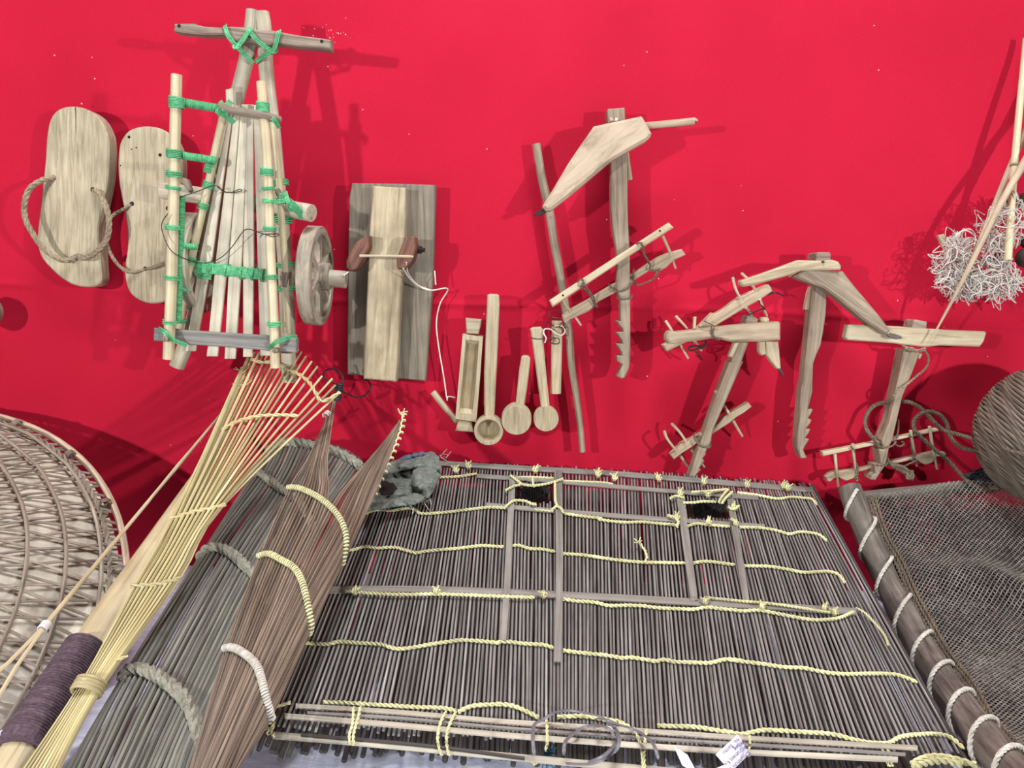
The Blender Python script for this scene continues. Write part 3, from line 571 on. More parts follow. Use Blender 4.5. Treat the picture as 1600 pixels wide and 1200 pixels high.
S(ZA([(148,805),(195,760),(240,710),(350,660),(430,615),(520,570),(560,535),(600,490),(640,460),(700,430),(800,368),(826,405),(760,455),(700,490),(640,540),(500,630),(400,690),(320,745),(250,790),(178,846)]), .03, .018, 'tool_wood', 'bar', y3, .0016)
pins([[(97,610,.012),(120,670,.03),(195,768,.032)], [(232,812,.02),(270,870,.014),(320,930,.01)], [(158,545,.01),(220,610,.026),(275,690,.034)], [(320,755,.02),(375,830,.014),(430,908,.01)], [(600,400,.012),(618,430,.026),(632,452,.034)], [(668,515,.024),(705,580,.016),(746,650,.01)], [(520,268,.03),(533,290,.03),(540,310,.03)]], y3, ZA, .0025)
for run in ([(345,640,.03),(370,700,.042),(410,735,.044),(460,735,.044),(478,700,.036)], [(360,620,.03),(345,660,.036),(400,725,.046),(470,745,.044),(485,715,.03)], [(350,665,.03),(385,640,.034),(365,690,.04)]): obj('cord', MB().rope(wp(ZA(run)), .0016, 2), 'rope_dark', y3)

p3 = thing('toy_plough', 'plough with long pale bent handle, grey beam and upright notched shank', 'plough', W(1255, 715, 0.02))
S(Z9([(1335,355),(1450,360),(1452,420),(1442,600),(1420,750),(1400,850),(1365,930),(1340,1000),(1330,1120)]) + ZA([(1330,120),(1332,280),(1300,400),(1295,425),(1336,425),(1330,445),(1295,500),(1326,515),(1318,535),(1280,585),(1316,592),(1308,612),(1272,665),(1306,675),(1268,735),(1256,765),(1282,825),(1275,834),(1236,834),(1205,745),(1208,640),(1220,500),(1240,250)]) + Z9([(1255,1150),(1275,960),(1310,600)]), .038, .024, 'tool_dark', 'shank', p3, .0014)
S(Z9([(1365,85),(1380,75),(1475,75),(1484,90),(1485,165),(1358,165)]), .05, .036, 'weathered', 'shank_top', p3)
S([(1252,424),(1260,419),(1300,424),(1318,424),(1330,440),(1345,458),(1372,490),(1392,516),(1386,523),(1378,520),(1345,496),(1312,468),(1288,450),(1262,441),(1240,432)], .062, .026, 'tool_dark', 'beam', p3, .003)
S(Z9([(728,325),(738,308),(765,302),(1000,222),(1220,140),(1380,145),(1500,138),(1550,155),(1572,190),(1568,222),(1350,226),(1240,230),(1130,270),(850,350),(760,362),(735,350)]), .072, .016, 'tool_pale', 'handle', p3, .0024)
S(Z9([(1316,365),(1336,362),(1306,558),(1268,552),(1296,410)]), .03, .012, 'tool_pale', 'wedge', p3)
S(ZB([(505,178),(530,162),(590,180),(602,196),(560,200),(520,190)]), .062, .004, 'iron', 'share_tip', p3, .0006)
obj('nail', MB().lathe(W(*Z9([(1424,155)])[0], .075), Vector((0, 1, 0)), [(.001, 0), (.002, .001), (.002, .01)], 8), 'iron', p3)

lv = thing('leveller', 'field leveller with pale cross plank on a slanted grey shank, lower right', 'leveller', W(1370, 750, 0.02))
S(ZB([(262,112),(275,108),(600,122),(620,126),(850,140),(1118,152),(1128,162),(1112,215),(1086,248),(840,240),(750,250),(600,235),(545,225),(260,206),(248,190)]), .05, .018, 'tool_pale', 'cross_plank', lv, .002)
S(ZB([(612,262),(712,282),(660,420),(602,560),(560,740),(540,830),(520,870),(500,980),(478,1015),(432,1083),(405,1078),(412,1055),(432,1040),(430,985),(468,982),(462,945),(455,892),(490,890),(472,830),(520,720),(545,600),(580,420)]), .04, .028, 'tool_dark', 'shank', lv, .0016)
S(ZB([(672,85),(690,78),(755,92),(752,142),(660,132)]), .046, .03, 'weathered', 'shank_top', lv)
S(ZB([(700,285),(728,290),(712,325),(698,318)]), .036, .012, 'tool_pale', 'wedge', lv)
for run in ([(600,235,.05),(640,265,.052),(700,268,.052),(745,255,.05)], [(605,262,.046),(660,272,.05),(720,275,.05),(745,262,.05)], [(620,250,.05),(665,258,.053),(690,280,.05),(670,265,.053)]): obj('cord', MB().rope(wp(ZB(run)), .0018, 2), 'rope_tan', lv)
obj('cord', MB().rope(wp(ZB([(735,265,.05),(762,320,.03),(745,380,.028),(690,430,.036),(620,490,.046),(555,540,.044),(525,590,.03),(535,630,.012)])), .0020, 2), 'rope_tan', lv)
y4 = thing('toy_yoke', 'ladder-like yoke of two thin bars under the leveller, scalloped lower bar', 'yoke', W(1380, 748, 0.02))
S(ZB([(100,905),(300,868),(480,832),(820,758),(832,774),(600,824),(480,852),(300,890),(106,933)]), .03, .012, 'tool_pale', 'bar', y4)
S(ZB([(122,1062),(140,1045),(170,1030),(320,1012),(430,988),(560,958),(680,932),(800,903),(868,908),(876,920),(868,932),(812,935),(805,955),(785,975),(745,986),(710,970),(682,950),(560,978),(430,1005),(322,1032),(318,1055),(295,1072),(250,1086),(222,1075),(200,1060),(172,1072),(150,1092),(130,1086)]), .026, .012, 'tool_wood', 'bar', y4)
pins([[(178,918,.03),(188,1020,.03),(198,1120,.014)], [(288,852,.034),(300,960,.032),(316,1082,.014)], [(650,770,.034),(670,880,.03),(691,992,.014)], [(769,745,.034),(790,880,.03),(817,1010,.014)]], y4, ZB, .0026)
for run in ([(275,868,.036),(300,900,.036),(288,950,.03),(318,990,.03),(322,1040,.03),(300,1075,.026),(330,1070,.026)], [(640,800,.036),(665,820,.034),(655,870,.03),(672,930,.03),(660,955,.03),(690,965,.03)], [(455,870,.044),(500,878,.046),(545,862,.044),(560,840,.036)], [(435,985,.04),(480,992,.046),(500,985,.044),(515,960,.036)], [(560,975,.032),(600,995,.03),(650,975,.034),(690,960,.03)], [(545,830,.034),(560,860,.036),(590,870,.034),(610,850,.03),(595,840,.034)], [(560,830,.034),(575,760,.03),(575,700,.02)]): obj('cord', MB().rope(wp(ZB(run)), .0015, 2), 'rope_dark', y4)
rp_ = thing('plough_rope', 'long twisted brown rope looped round the leveller and over the round basket', 'rope', W(1440, 760, 0.02))
for run in ([(530,595,.03),(480,595,.02),(425,615,.016),(385,655,.016),(365,720,.018),(385,780,.03),(430,835,.034),(455,890,.03),(470,915,.03)], [(600,590,.024),(640,592,.02),(690,615,.02),(740,655,.02),(800,720,.02),(860,768,.024),(960,798,.05),(1080,832,.10),(1200,872,.155),(1300,905,.19),(1400,925,.2)], [(735,660,.022),(770,652,.018),(830,670,.018),(875,725,.018),(890,790,.02),(930,850,.03),(990,885,.05),(1060,895,.07),(1140,908,.08),(1200,915,.06)], [(740,652,.024),(700,675,.022),(672,715,.024),(680,770,.036),(730,825,.036),(790,880,.034),(840,920,.034),(880,955,.03),(930,1005,.034),(980,1060,.05),(1030,1100,.08),(1100,1130,.10),(1200,1125,.12)], [(500,945,.03),(530,985,.034),(580,1015,.034),(640,1045,.03)], [(510,965,.03),(560,990,.036),(600,1000,.034),(655,1040,.03)]):
    obj('rope', MB().rope(wp(ZB(run)), .0031, 3), 'rope_dark', rp_)
c_ = W(*ZB([(645,1048)])[0], .032); mb = MB()
for k in range(4): mb.tube([c_+Vector((math.cos(a)*.006, math.sin(a+k)*.004, math.sin(a+k*1.3)*.006)) for a in [2*math.pi*i/12 for i in range(12)]], .002, 6, closed=True)
for k in range(5): mb.tube([c_, c_+Vector((random.uniform(-.008, .004), random.uniform(-.006, 0), -.008))], .0009, 4)
obj('end_knot', mb, 'rope_dark', rp_)

# ------------------------------------------------------------------ poles and cast net at the right edge
o = bar('bamboo_pole', [(1603,60,.010),(1600,97,.016),(1585,258,.055),(1575,407,.085)], [.0046,.0056], 'bamboo', None, 10)
tag(o, 'slim yellow bamboo pole standing nearly upright at the right edge', 'pole')
mbn = MB().lathe(W(1585,259,.0553), (W(1586,250,.053)-W(1585,259,.0553)), [(.0052,-.002),(.0064,0),(.0052,.003)], 12); obj('node', mbn, 'tool_dark', o)
tag(bar('wooden_pole', [(1640,115,.02),(1600,210,.03),(1575,269,.04),(1526,391,.055),(1512,425,.06)], [.0046,.0042], 'tool_wood', None, 9), 'thinner grey wooden pole leaning behind the bamboo pole', 'pole')
tag(bar('wooden_pole', [(1650,170,.05),(1600,255,.068),(1564,318,.08),(1519,409,.086),(1494,458,.074),(1465,512,.062),(1449,537,.06)], [.0068,.0066,.0064,.0062,.0058,.004,.0006], 'tool_wood', None, 10), 'thicker wooden pole sharpened to a point, tip over the leveller plank', 'pole')
net = thing('cast_net', 'bundle of tangled white net twine hanging round the right poles', 'net', W(1530, 470, 0.02))
mb = MB(); rr = random.Random(3)
blobs = [(1492,412,32,34,55,.045), (1505,440,36,24,55,.05), (1558,435,36,34,70,.06), (1550,392,20,28,22,.055), (1582,345,26,36,44,.05), (1500,388,24,18,18,.03), (1540,360,12,34,14,.04), (1480,440,14,18,14,.04)]
for bx, by, sx, sy, n, d0 in blobs:
    for k in range(n):
        a0 = rr.uniform(0, 6.28); pts = []; m_ = rr.randint(5, 8); x = bx+rr.gauss(0, sx*.4); y = by+rr.gauss(0, sy*.4); dd = d0+rr.uniform(-.03, .03); hd = a0; turn = rr.choice((-1, 1))*rr.uniform(.3, 1.0)
        for i in range(m_):
            pts.append((x, y, max(.004, dd)))
            st = rr.uniform(8, 19); x += math.cos(hd)*st; y += math.sin(hd)*st; hd += turn+rr.gauss(0, .35); dd += rr.uniform(-.006, .006)
            if ((x-bx)/sx)**2+((y-by)/sy)**2 > 1.0: hd = math.atan2(by-y, bx-x)+rr.uniform(-.7, .7)
        mb.tube(wp(pts, 4), .00078, 4)
tw = obj('twine', mb, 'thread_white', net); tw['kind'] = 'stuff'
for run in ([(1484,392,.05),(1488,375,.06),(1500,362,.065),(1515,358,.065),(1524,368,.06),(1522,385,.06)], [(1486,390,.055),(1492,372,.065),(1506,360,.07),(1520,366,.066),(1528,380,.06)], [(1500,384,.06),(1512,372,.066),(1525,375,.066),(1532,386,.06)], [(1588,326,.06),(1592,312,.05),(1588,300,.05)], [(1470,398,.05),(1460,402,.05),(1455,398,.05)], [(1552,355,.07),(1566,370,.075),(1578,388,.08),(1572,400,.08)]): obj('loop', MB().tube(wp(run, 5), .0009, 5), 'thread_white', net)
S(ZC([(190,822),(216,815),(235,858),(208,868)]), .05, .008, 'tool_pale', 'float', net)
for i, (x, y, r, d) in enumerate(((1606,403,.0175,.04),(1607,377,.0125,.03),(1582,318,.012,.02),(1604,312,.013,.03))):
    mbk = MB().lathe(W(x, y, d), Vector((0.1, 0.1, 1)), [(r*.15,-r*.9),(r*.6,-r*.75),(r*.9,-r*.4),(r,0),(r*.9,r*.4),(r*.6,r*.75),(r*.15,r*.9)], 18)
    tag(obj('clay_sinker', mbk, 'clay'), ['large dark round clay sinker at the right edge, lowest of the string', 'dark clay sinker just above the largest one at the right edge', 'small dark clay sinker behind the bamboo pole', 'dark clay sinker at the frame edge above the white twine'][i], 'sinker', 'clay net sinkers')

# thing cut by the left edge
mbk = MB().lathe(W(-40, 487, .05), Vector((0, 1, 0)), [(.004, 0), (.022, .002), (.026, .006), (.026, .03), (.022, .036), (.004, .046)], 20)
tag(obj('wooden_disc', mbk, 'weathered'), 'grey round wooden piece cut by the left edge below the larger sandal', 'disc')
# ------------------------------------------------------------------ big woven basket, lower left
def fit_basket():
    px = [(0,650),(60,671),(110,701),(150,750),(180,810),(194,870),(190,935)]
    return px
BP = Plane((.03, .30), (.40, .0))
ring_pts = [BP(x, y) for x, y in fit_basket()]
tU = Vector((1, 0, 0)); tV = BP.n.cross(tU).normalized()
if tV.z < 0: tV = -tV
# least-squares circle in the plane of the rim
q2 = [((p-BP.p).dot(tU), (p-BP.p).dot(tV)) for p in ring_pts]
def lsq_circle(q):
    A = [[0.0]*4 for _ in range(3)]
    for x, y in q:
        row = (x, y, 1.0); b_ = -(x*x+y*y)
        for i in range(3):
            for j in range(3): A[i][j] += row[i]*row[j]
            A[i][3] += row[i]*b_
    for i in range(3):
        pv = A[i][i]
        for j in range(4): A[i][j] /= pv
        for k in range(3):
            if k != i:
                f = A[k][i]
                for j in range(4): A[k][j] -= f*A[i][j]
    a, b_, c = A[0][3], A[1][3], A[2][3]
    cx, cy = -a/2, -b_/2
    return cx, cy, math.sqrt(cx*cx+cy*cy-c)
bcx, bcy, BR = lsq_circle(q2)
print('BASKET', bcx, bcy, BR)
BC = BP.p + tU*bcx + tV*bcy
print('basket centre', BC, 'low', (BC-tV*BR), 'top', (BC+tV*BR))
BH = BR*0.42
def dome(th, r, off=0.0):                       # r 0 centre .. 1 rim
    h = BH*(1-r**2.6)
    return BC + (tU*math.cos(th)+tV*math.sin(th))*(BR*r*(1+off*.5)) + BP.n*(h+off*BR-.012)
bk = thing('woven_basket', 'large domed basket of pale leaves under woven cane lattice, lower left corner', 'basket', BC-tV*BR)
mb = MB(); rows = []
for i in range(25):
    r = .001+i/24*.985
    rows.append([dome(2*math.pi*k/96, r, -.012+.006*noise.noise(Vector((r*9, math.cos(k/96*6.283)*4, math.sin(k/96*6.283)*4)))) for k in range(97)])
mb.grid(rows); mb.g = [(r_*.6, th_*.12, 0) for r_ in [i/24 for i in range(25)] for th_ in [6.283*k/96 for k in range(97)]]
obj('leaf_lining', mb, 'basket_leaf', bk)
for r, k in ((.33,1),(.50,1),(.66,2),(.79,1),(.87,1),(.945,1)):
    for j in range(k):
        rr_ = r+j*.045
        obj('cane_ring', MB().tube([dome(2*math.pi*i/80, rr_, .012+.004*math.sin(i*1.9)) for i in range(80)], .0026, 6, closed=True), 'basket_strip', bk)
        if k == 2: obj('cane_ring', MB().tube([dome(2*math.pi*i/80, rr_+.02, .013+.004*math.sin(i*1.9+2)) for i in range(80)], .0024, 6, closed=True), 'basket_strip', bk)
for sgn in (1, -1):
    for k in range(92):
        th0 = 2*math.pi*k/92+(.02 if sgn > 0 else 0)+random.uniform(-.012, .012); P = []
        for i in range(13):
            r = 1-.80*i/12; P.append(dome(th0+sgn*(1-r)*.34, r, .004+.0035*math.sin(i*2.6+k*math.pi+(0 if sgn > 0 else math.pi))))
        obj('cane_strip', MB().tube(P, [.0027-.0015*i/12 for i in range(13)], 4, flat=.4, up=BP.n), 'basket_strip', bk)
obj('rim', MB().tube([BC+(tU*math.cos(a)+tV*math.sin(a))*BR*1.005-BP.n*.006 for a in [2*math.pi*i/96 for i in range(96)]], .0046, 8, closed=True), 'basket_rim', bk)
obj('rim_cord', MB().rope([BC+(tU*math.cos(a)+tV*math.sin(a))*BR*.965+BP.n*.006 for a in [2*math.pi*i/120 for i in range(121)]], .0042, 2), 'basket_strip', bk)
for k in range(22):
    a = 2*math.pi*(k+.3)/22; e = tU*math.cos(a)+tV*math.sin(a); tt = tU*-math.sin(a)+tV*math.cos(a)
    obj('rim_tie', MB().coil(BC+e*BR*.985-tt*.004, BC+e*BR*.985+tt*.004, .0065, 2.5, .0013), 'basket_strip', bk)

# ------------------------------------------------------------------ thin bamboo stick with a string, spear pole with purple grip
A_, B_ = W(366, 622, .03), W(-40, 1110, .60)
def seg3(px, py):                                # point of the straight stick nearest the pixel's ray
    r = ray(px, py).normalized(); u = (B_-A_); w0 = A_-CAM; b_ = u.dot(r); a = u.dot(u); d_ = u.dot(w0); e = r.dot(w0)
    return A_+u*((b_*e-d_)/(a-b_*b_))
st = thing('bow_stick', 'slender pale bamboo stick slanting in front of the woven basket', 'stick', B_)
mid = seg3(72, 977)
obj('shaft', MB().tube([A_.lerp(mid, i/10) for i in range(11)], [.0018+.0008*(i/10)+(.0006 if i == 4 else 0) for i in range(11)], 8), 'spear_wood', st)
sd = (B_-mid).cross(ray(30, 1040)).normalized()
obj('split_end', MB().tube([mid, mid.lerp(B_, .5)+sd*.004, B_+sd*.012], .0021, 6), 'spear_wood', st)
obj('split_end', MB().tube([mid, mid.lerp(B_, .5)-sd*.004, B_-sd*.012], .0021, 6), 'spear_wood', st)
obj('string_tie', MB().coil(mid.lerp(A_, .006), mid.lerp(A_, -.012), .0034, 5, .001), 'tape_white', st)
A_, B_ = W(352, 676, .04), W(-30, 1262, .62)
spr = thing('spear_shaft', 'flat pale wooden shaft with purple cord grip beside the bamboo splint fan', 'shaft', B_)
P = [A_.lerp(B_, i/24) for i in range(25)]
wd = [.004+.014*min(1, i/15) for i in range(25)]
obj('shaft', MB().tube(P, wd, 10, flat=.55, up=FWD*-1), 'spear_wood', spr)
g0, g1 = seg3(138, 1012), seg3(35, 1158)
L_ = (g1-g0).length
obj('cord_grip', MB().coil(g0, g1, .0195, L_/.0030, .0019, 5, 20), 'purple_cord', spr)
obj('grip_sleeve', MB().tube([g0, g0.lerp(g1, .5), g1], .0200, 20), 'purple_cord', spr)
obj('grip_band', MB().tube([g0.lerp(g1, .93), g0.lerp(g1, 1.06)], .0216, 14), 'purple_cord', spr)

# ------------------------------------------------------------------ yellow bamboo splint fan
FP = Plane((.075, .386), (.57, .05))
fan = thing('splint_fan', 'fan of yellow bamboo splints tied into a slanting bundle below the cart', 'fan trap', FP(70, 1200))
tops = Z1([])
tops = [(372,600),(378,575),(389,556),(397,552),(405,551),(412,552),(420,550),(429,548),(438,546),(447,545),(456,545),(466,546),(471,550),(478,557),(487,565),(496,573),(503,588),(519,592),(524,602),(531,613)]
n = len(tops)
def fanpath(i, jit=0.0, lift=0.0):
    f = i/(n-1)
    top = tops[i]
    b3 = (268+f*82+jit, 812-f*24); b4 = (207+f*74+jit, 922-f*18); kn = (128+f*28+jit*.3, 1066+f*14); en = (14+f*58+jit, 1236+f*10)
    lift += .0022*(-1)**i
    return [FP(*top, lift+.004*math.sin(f*9)), FP(*b3, lift+.004), FP(*b4, lift+.003), FP(*kn, lift+.002+.004*math.sin(f*math.pi)), FP(*en, lift+.002)]
for i in range(n):
    obj('splint', MB().tube(spline(fanpath(i), 4), [(.0022 if i < 5 else .0016)]*5+[.0015]*4+[.0013]*8, 6), 'splint', fan)
for i in range(2, n-1, 3):
    P = fanpath(i, random.uniform(1, 4), -.006); P[0] = P[0].lerp(P[1], random.uniform(.05, .3))
    obj('splint', MB().tube(spline(P, 4), .0013, 6), 'splint', fan)
def fband(pts, R=.0026, lift=.0065, mat='splint'): obj('cross_binding', MB().rope([FP(p.x, p.y, lift) for p in spline(pts, 6)], R, 2, R*9), mat, fan)
fband([(392,561),(408,566),(422,566),(442,572),(462,582),(475,590),(485,600),(494,615),(502,627),(516,622),(531,613)], .0028)
fband(ZF([(205,630),(290,580),(440,537),(600,525),(740,532)])); fband(ZG([(265,285),(400,240),(500,220),(612,192)])); fband(ZG([(15,700),(180,690),(260,670),(332,652)])); fband(ZE([(600,600),(690,545),(745,520),(800,500)]), .0018)
k0, k1 = FP(145, 1063, .003), FP(133, 1084, .003)
obj('knot_band', MB().coil(k0, k1, .0122, 4, .0020, 6, 20), 'splint', fan)
for k in range(16):
    x, y = 378+random.uniform(-6, 6), 590+random.uniform(-14, 14)
    obj('frayed_fibre', MB().tube([FP(x+10, y-8, .004), FP(x, y, .008), FP(x-random.uniform(4, 14), y+random.uniform(-6, 8), .006)], .0005, 4), 'splint', fan) if k < 9 else None

# ------------------------------------------------------------------ reed traps
def reed_trap(root, plane, hoops, ends, top, n, mat, r, bulge, back=0, split=None, nm='reed', rev=.0):
    H = [resample([Vector((p.x, p.y, 0)) for p in spline(h, 6)], 60) for h in hoops]
    def pt(h, t, lift=0.0):
        k = t*59; i = min(58, int(k)); p = h[i].lerp(h[i+1], k-i)
        return plane(p.x, p.y, bulge*math.sin(math.pi*min(1, max(0, t)))**.8+lift)
    E = resample([Vector((p[0], p[1], 0)) for p in ends], 60)
    for i in range(n):
        t = (i+.5)/n; j = random.uniform(-.25, .25)/n
        P = [pt(E, t+j, random.uniform(-.003, .003))] + [pt(h, min(1, max(0, t+j*.6)), random.uniform(-.001, .001)) for h in H]
        P += top(t, P)
        Q = spline(P, 3); r0 = r*random.uniform(.85, 1.15); m_ = len(Q)
        obj(nm, MB().tube(Q, [r0*(1-.42*max(0, (k/(m_-1)-.62)/.38)) if mat == 'trap_brown' else r0 for k in range(m_)], 6), mat, root)
    for i in range(back):
        t = (i+.5)/back
        P = [pt(E, t, -2*bulge*math.sin(math.pi*t)**.8)] + [pt(h, t, -2*bulge*math.sin(math.pi*t)**.8) for h in H]
        obj(nm, MB().tube(spline(P, 2), r, 5), mat, root)
    return H, pt
GP = Plane((.06, .235), (.56, .035))
gt = thing('reed_trap', 'long grey reed trap with thick braided rope hoops, beside the splint fan', 'fish trap', GP(200, 1200))
ghoops = [[(191,1062),(200,1047),(217,1045),(240,1052),(262,1067),(285,1087),(300,1112),(309,1140),(322,1190)], [(312,872),(325,857),(342,855),(362,865),(382,882),(398,898),(416,925),(428,960)], [(394,742),(404,738),(414,744),(435,761),(452,772),(474,792),(492,830)], [(418,706),(435,694),(457,691),(480,694),(505,700),(535,710),(562,728)]]
def gtop(t, P): return [P[-1]+(P[-1]-P[-2]).normalized()*random.uniform(.002, .012)]
gH, gpt = reed_trap(gt, GP, ghoops, [(95,1215),(130,1225),(200,1240),(280,1255),(330,1260)], gtop, 27, 'trap_grey', .0024, .022, back=20)
for h, R in zip(gH, (.0068, .0066, .0058, .0072)):
    obj('rope_hoop', MB().rope([gpt(h, i/40, .0045) for i in range(41)], R, 3, R*5.0), 'rope_grey', gt)
    obj('rope_hoop', MB().rope([gpt(h, i/40, -.044*math.sin(math.pi*i/40)**.8) for i in range(41)], R*.8, 2, R*4.2), 'rope_grey', gt)

NP = Plane((.10, .29), (.60, .085))
bt = thing('horned_reed_trap', 'brown reed trap whose reeds gather into two pointed horns at the top', 'fish trap', NP(340, 1200))
bh = [[(351,1013),(365,1012),(387,1025),(402,1042),(410,1067),(416,1092),(424,1122)], ZG([(818,515),(880,500),(960,540),(1040,590),(1090,680),(1130,850),(1145,960),(1130,1000)]), ZG([(1003,85),(1070,90),(1180,140),(1280,220),(1340,310),(1365,420),(1340,565)])]
def btop(t, P):
    if t < .40:
        f = t/.40; tip = NP(509+f*17+random.uniform(-1, 1), 652-f*36+random.uniform(-3, 6), .0); mid_ = NP(478+f*34, 720-f*3, .012)
    else:
        f = (t-.40)/.60; tip = NP(616+f*14+random.uniform(-1, 1), 672-f*22+random.uniform(-3, 8), .0); mid_ = NP(556+f*40, 738+f*10, .012)
    return [mid_, tip]
bH, bpt = reed_trap(bt, NP, bh, [(288,1235),(300,1220),(325,1222),(350,1220),(372,1200)], btop, 37, 'trap_brown', .00145, .026, back=12)
for h, mt, R in zip(bH, ('rope_white', 'rope_yellow', 'rope_yellow'), (.0030, .0028, .0028)):
    a, b_ = (0, 40)
    path = [bpt(h, i/40, .003) for i in range(41)]
    o = obj('hoop_rod', MB().tube(path, R*.75, 7), 'strip_grey', bt)
    n_ = 90; mb = MB(); Q = resample(path, n_*8); V = []
    for i, p in enumerate(Q):
        tt = (Q[min(i+1, len(Q)-1)]-Q[max(i-1, 0)]).normalized(); u = (NP.n-tt*NP.n.dot(tt)).normalized(); v_ = tt.cross(u); a = 2*math.pi*i/(16 if mt == 'rope_yellow' else 14)
        V.append(p+(u*math.cos(a)+v_*math.sin(a))*R*.95)
    mb.tube(V, R*.42, 5); obj('whipping', mb, mt, o)
# cord along the right horn, hanging loop on the left horn
edge = [NP(*p, .006) for p in [(632,648),(628,672),(618,700),(606,728),(594,752),(585,774)]]
path = resample(edge, 140)
obj('edge_cord', MB().tube([p+Vector((math.cos(i*.55), math.sin(i*.55)*.6, math.sin(i*.55)))*.0028 for i, p in enumerate(path)], .0013, 5), 'rope_yellow', bt)
for k in range(4): obj('cord_end', MB().tube([NP(631,652,.006), NP(628+random.uniform(-6, 6), 645, .008), NP(622+k*5, 640+random.uniform(-2, 4), .006)], .0011, 4), 'rope_yellow', bt)
obj('hanging_cord', MB().rope([W(*p) for p in spline([(527,622,.11),(530,605,.105),(525,600,.10),(508,592,.06),(506,582,.03),(514,577,.03),(528,579,.04),(536,590,.08),(535,600,.105)], 5)], .0016, 2), 'black_cord', bt)
obj('hanging_cord', MB().rope([W(*p) for p in spline([(525,607,.10),(540,614,.06),(558,621,.03),(572,616,.03),(579,604,.03),(575,595,.02),(564,590,.015)], 5)], .0016, 2), 'black_cord', bt)
obj('cord_knot', MB().coil(W(526,626,.112), W(531,600,.108), .004, 7, .0016), 'black_cord', bt)
obj('tip_wrap', MB().coil(NP(514,645,.003), NP(508,650,.003), .004, 3, .0009), 'white_cord', bt)
# ------------------------------------------------------------------ big flat reed trap on the floor
TP = Plane((.03, .172), (.49, .052))
ft = thing('flat_reed_trap', 'wide flat trap of grey reeds bound with yellow twisted cords, leaning on the wall', 'fish trap', TP(900, 1150, -.04))
F0 = .43
def slope(f): return -.45*(abs(f-F0)/F0)**1.9 if f < F0 else .56*((f-F0)/(1-F0))**2.0
def topx(f): return 590+678*f
def topy(f): return 722+37*f - 6*math.sin(math.pi*f)
def boty(f): return 1150+42*f
def line_at(f, y): return topx(f)+(y-topy(f))*slope(f)
def thick(f): return .030*max(0.0, 1-abs(2*f-1)**7)
HOLES = [(806,866,757,786), (1072,1140,784,811)]
fs = []; k = 4000; cum = [0]
for i in range(k):
    f = i/k; cum.append(cum[-1]+ (line_at(f+1/k, 1000)-line_at(f, 1000))*.55+(topx(f+1/k)-topx(f))*.45)
def sample(n):
    out = []; j = 0
    for q in range(n):
        s = cum[-1]*(q+.5)/n
        while cum[j] < s: j += 1
        out.append(j/k)
    return out
nst = 0
def reed(f, y0, y1, off, mat, jit, name='reed', r=.0014):
    ys = [y0+(y1-y0)*i/4 for i in range(5)]
    P = [TP(line_at(f, y)+jit*math.sin(i*1.3+f*90), y, off+random.uniform(-.0006, .0006)) for i, y in enumerate(ys)]
    obj(name, MB().tube(P, r*random.uniform(.88, 1.12), 6, cap=True), mat, ft)
SMP = sample(144)
for f in SMP:
    y0 = topy(f)+random.uniform(-4, 4); y1 = boty(f)-14+random.uniform(-6, 8); off = thick(f); j = random.uniform(-1.3, 1.3)
    cut = None
    for hx0, hx1, hy0, hy1 in HOLES:
        if hx0 < line_at(f, (hy0+hy1)/2) < hx1: cut = (hy0, hy1)
    if cut:
        reed(f, y0, cut[0]+random.uniform(-2, 2), off, 'reed_grey', j*.3); reed(f, cut[1]+random.uniform(-2, 2), y1, off, 'reed_grey', j)
    else: reed(f, y0, y1, off, 'reed_grey', j)
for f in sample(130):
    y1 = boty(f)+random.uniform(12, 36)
    reed(min(1, max(0, f+random.uniform(-.003, .003))), topy(f)-8+random.uniform(-3, 3), y1, -thick(f), 'reed_shaded', random.uniform(-1.6, 1.6), r=.0029)
# inner funnel reeds of the two mouths
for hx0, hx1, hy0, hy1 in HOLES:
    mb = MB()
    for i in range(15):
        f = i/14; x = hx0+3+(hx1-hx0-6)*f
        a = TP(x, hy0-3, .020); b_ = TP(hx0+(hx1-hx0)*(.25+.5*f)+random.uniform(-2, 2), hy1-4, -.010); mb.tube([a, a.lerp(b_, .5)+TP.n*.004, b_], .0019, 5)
    obj('funnel', mb, 'reed_shaded', ft)
# strips
def strip(pts, wpx, mat='strip_grey', lift=.0045, th=.0016, name='bamboo_strip', n=6):
    P = spline(pts, n); V = []; G = []; F = []; acc = 0
    m_ = len(P)
    for i, p in enumerate(P):
        tx = P[min(i+1, m_-1)]-P[max(i-1, 0)]; nx = Vector((-tx.y, tx.x)).normalized()*(wpx/2)
        f = min(1, max(0, (p.x-590)/678)); lf = lift+thick_at(p.x, p.y)
        a = TP(p.x+nx.x, p.y+nx.y, lf); b_ = TP(p.x-nx.x, p.y-nx.y, lf)
        if i: acc += (a-V[-4]).length
        V += [a, b_, b_-TP.n*th, a-TP.n*th]; G += [(acc, .0, 0), (acc, .008, 0), (acc, .008, .002), (acc, 0, .002)]
    for i in range(m_-1):
        for q in range(4): F.append((i*4+q, i*4+(q+1) % 4, (i+1)*4+(q+1) % 4, (i+1)*4+q))
    F += [(0, 1, 2, 3), tuple((m_-1)*4+q for q in (3, 2, 1, 0))]
    mb = MB(); mb.add(V, F, G); return obj(name, mb, mat, ft, smooth=False)
def thick_at(x, y):
    lo, hi = 0.0, 1.0
    for _ in range(18):
        mid_ = (lo+hi)/2
        if line_at(mid_, y) < x: lo = mid_
        else: hi = mid_
    return thick(lo)
strip([(682,723),(800,730),(940,738),(1057,747),(1160,756),(1270,765)], 7)
strip([(745,743),(850,750),(1000,763),(1185,777)], 5.5); strip([(760,788),(860,797),(1000,808),(1195,822)], 6)
strip([(505,921),(620,920),(750,923),(940,932),(1084,940),(1200,946),(1338,955)], 10, lift=.0055)
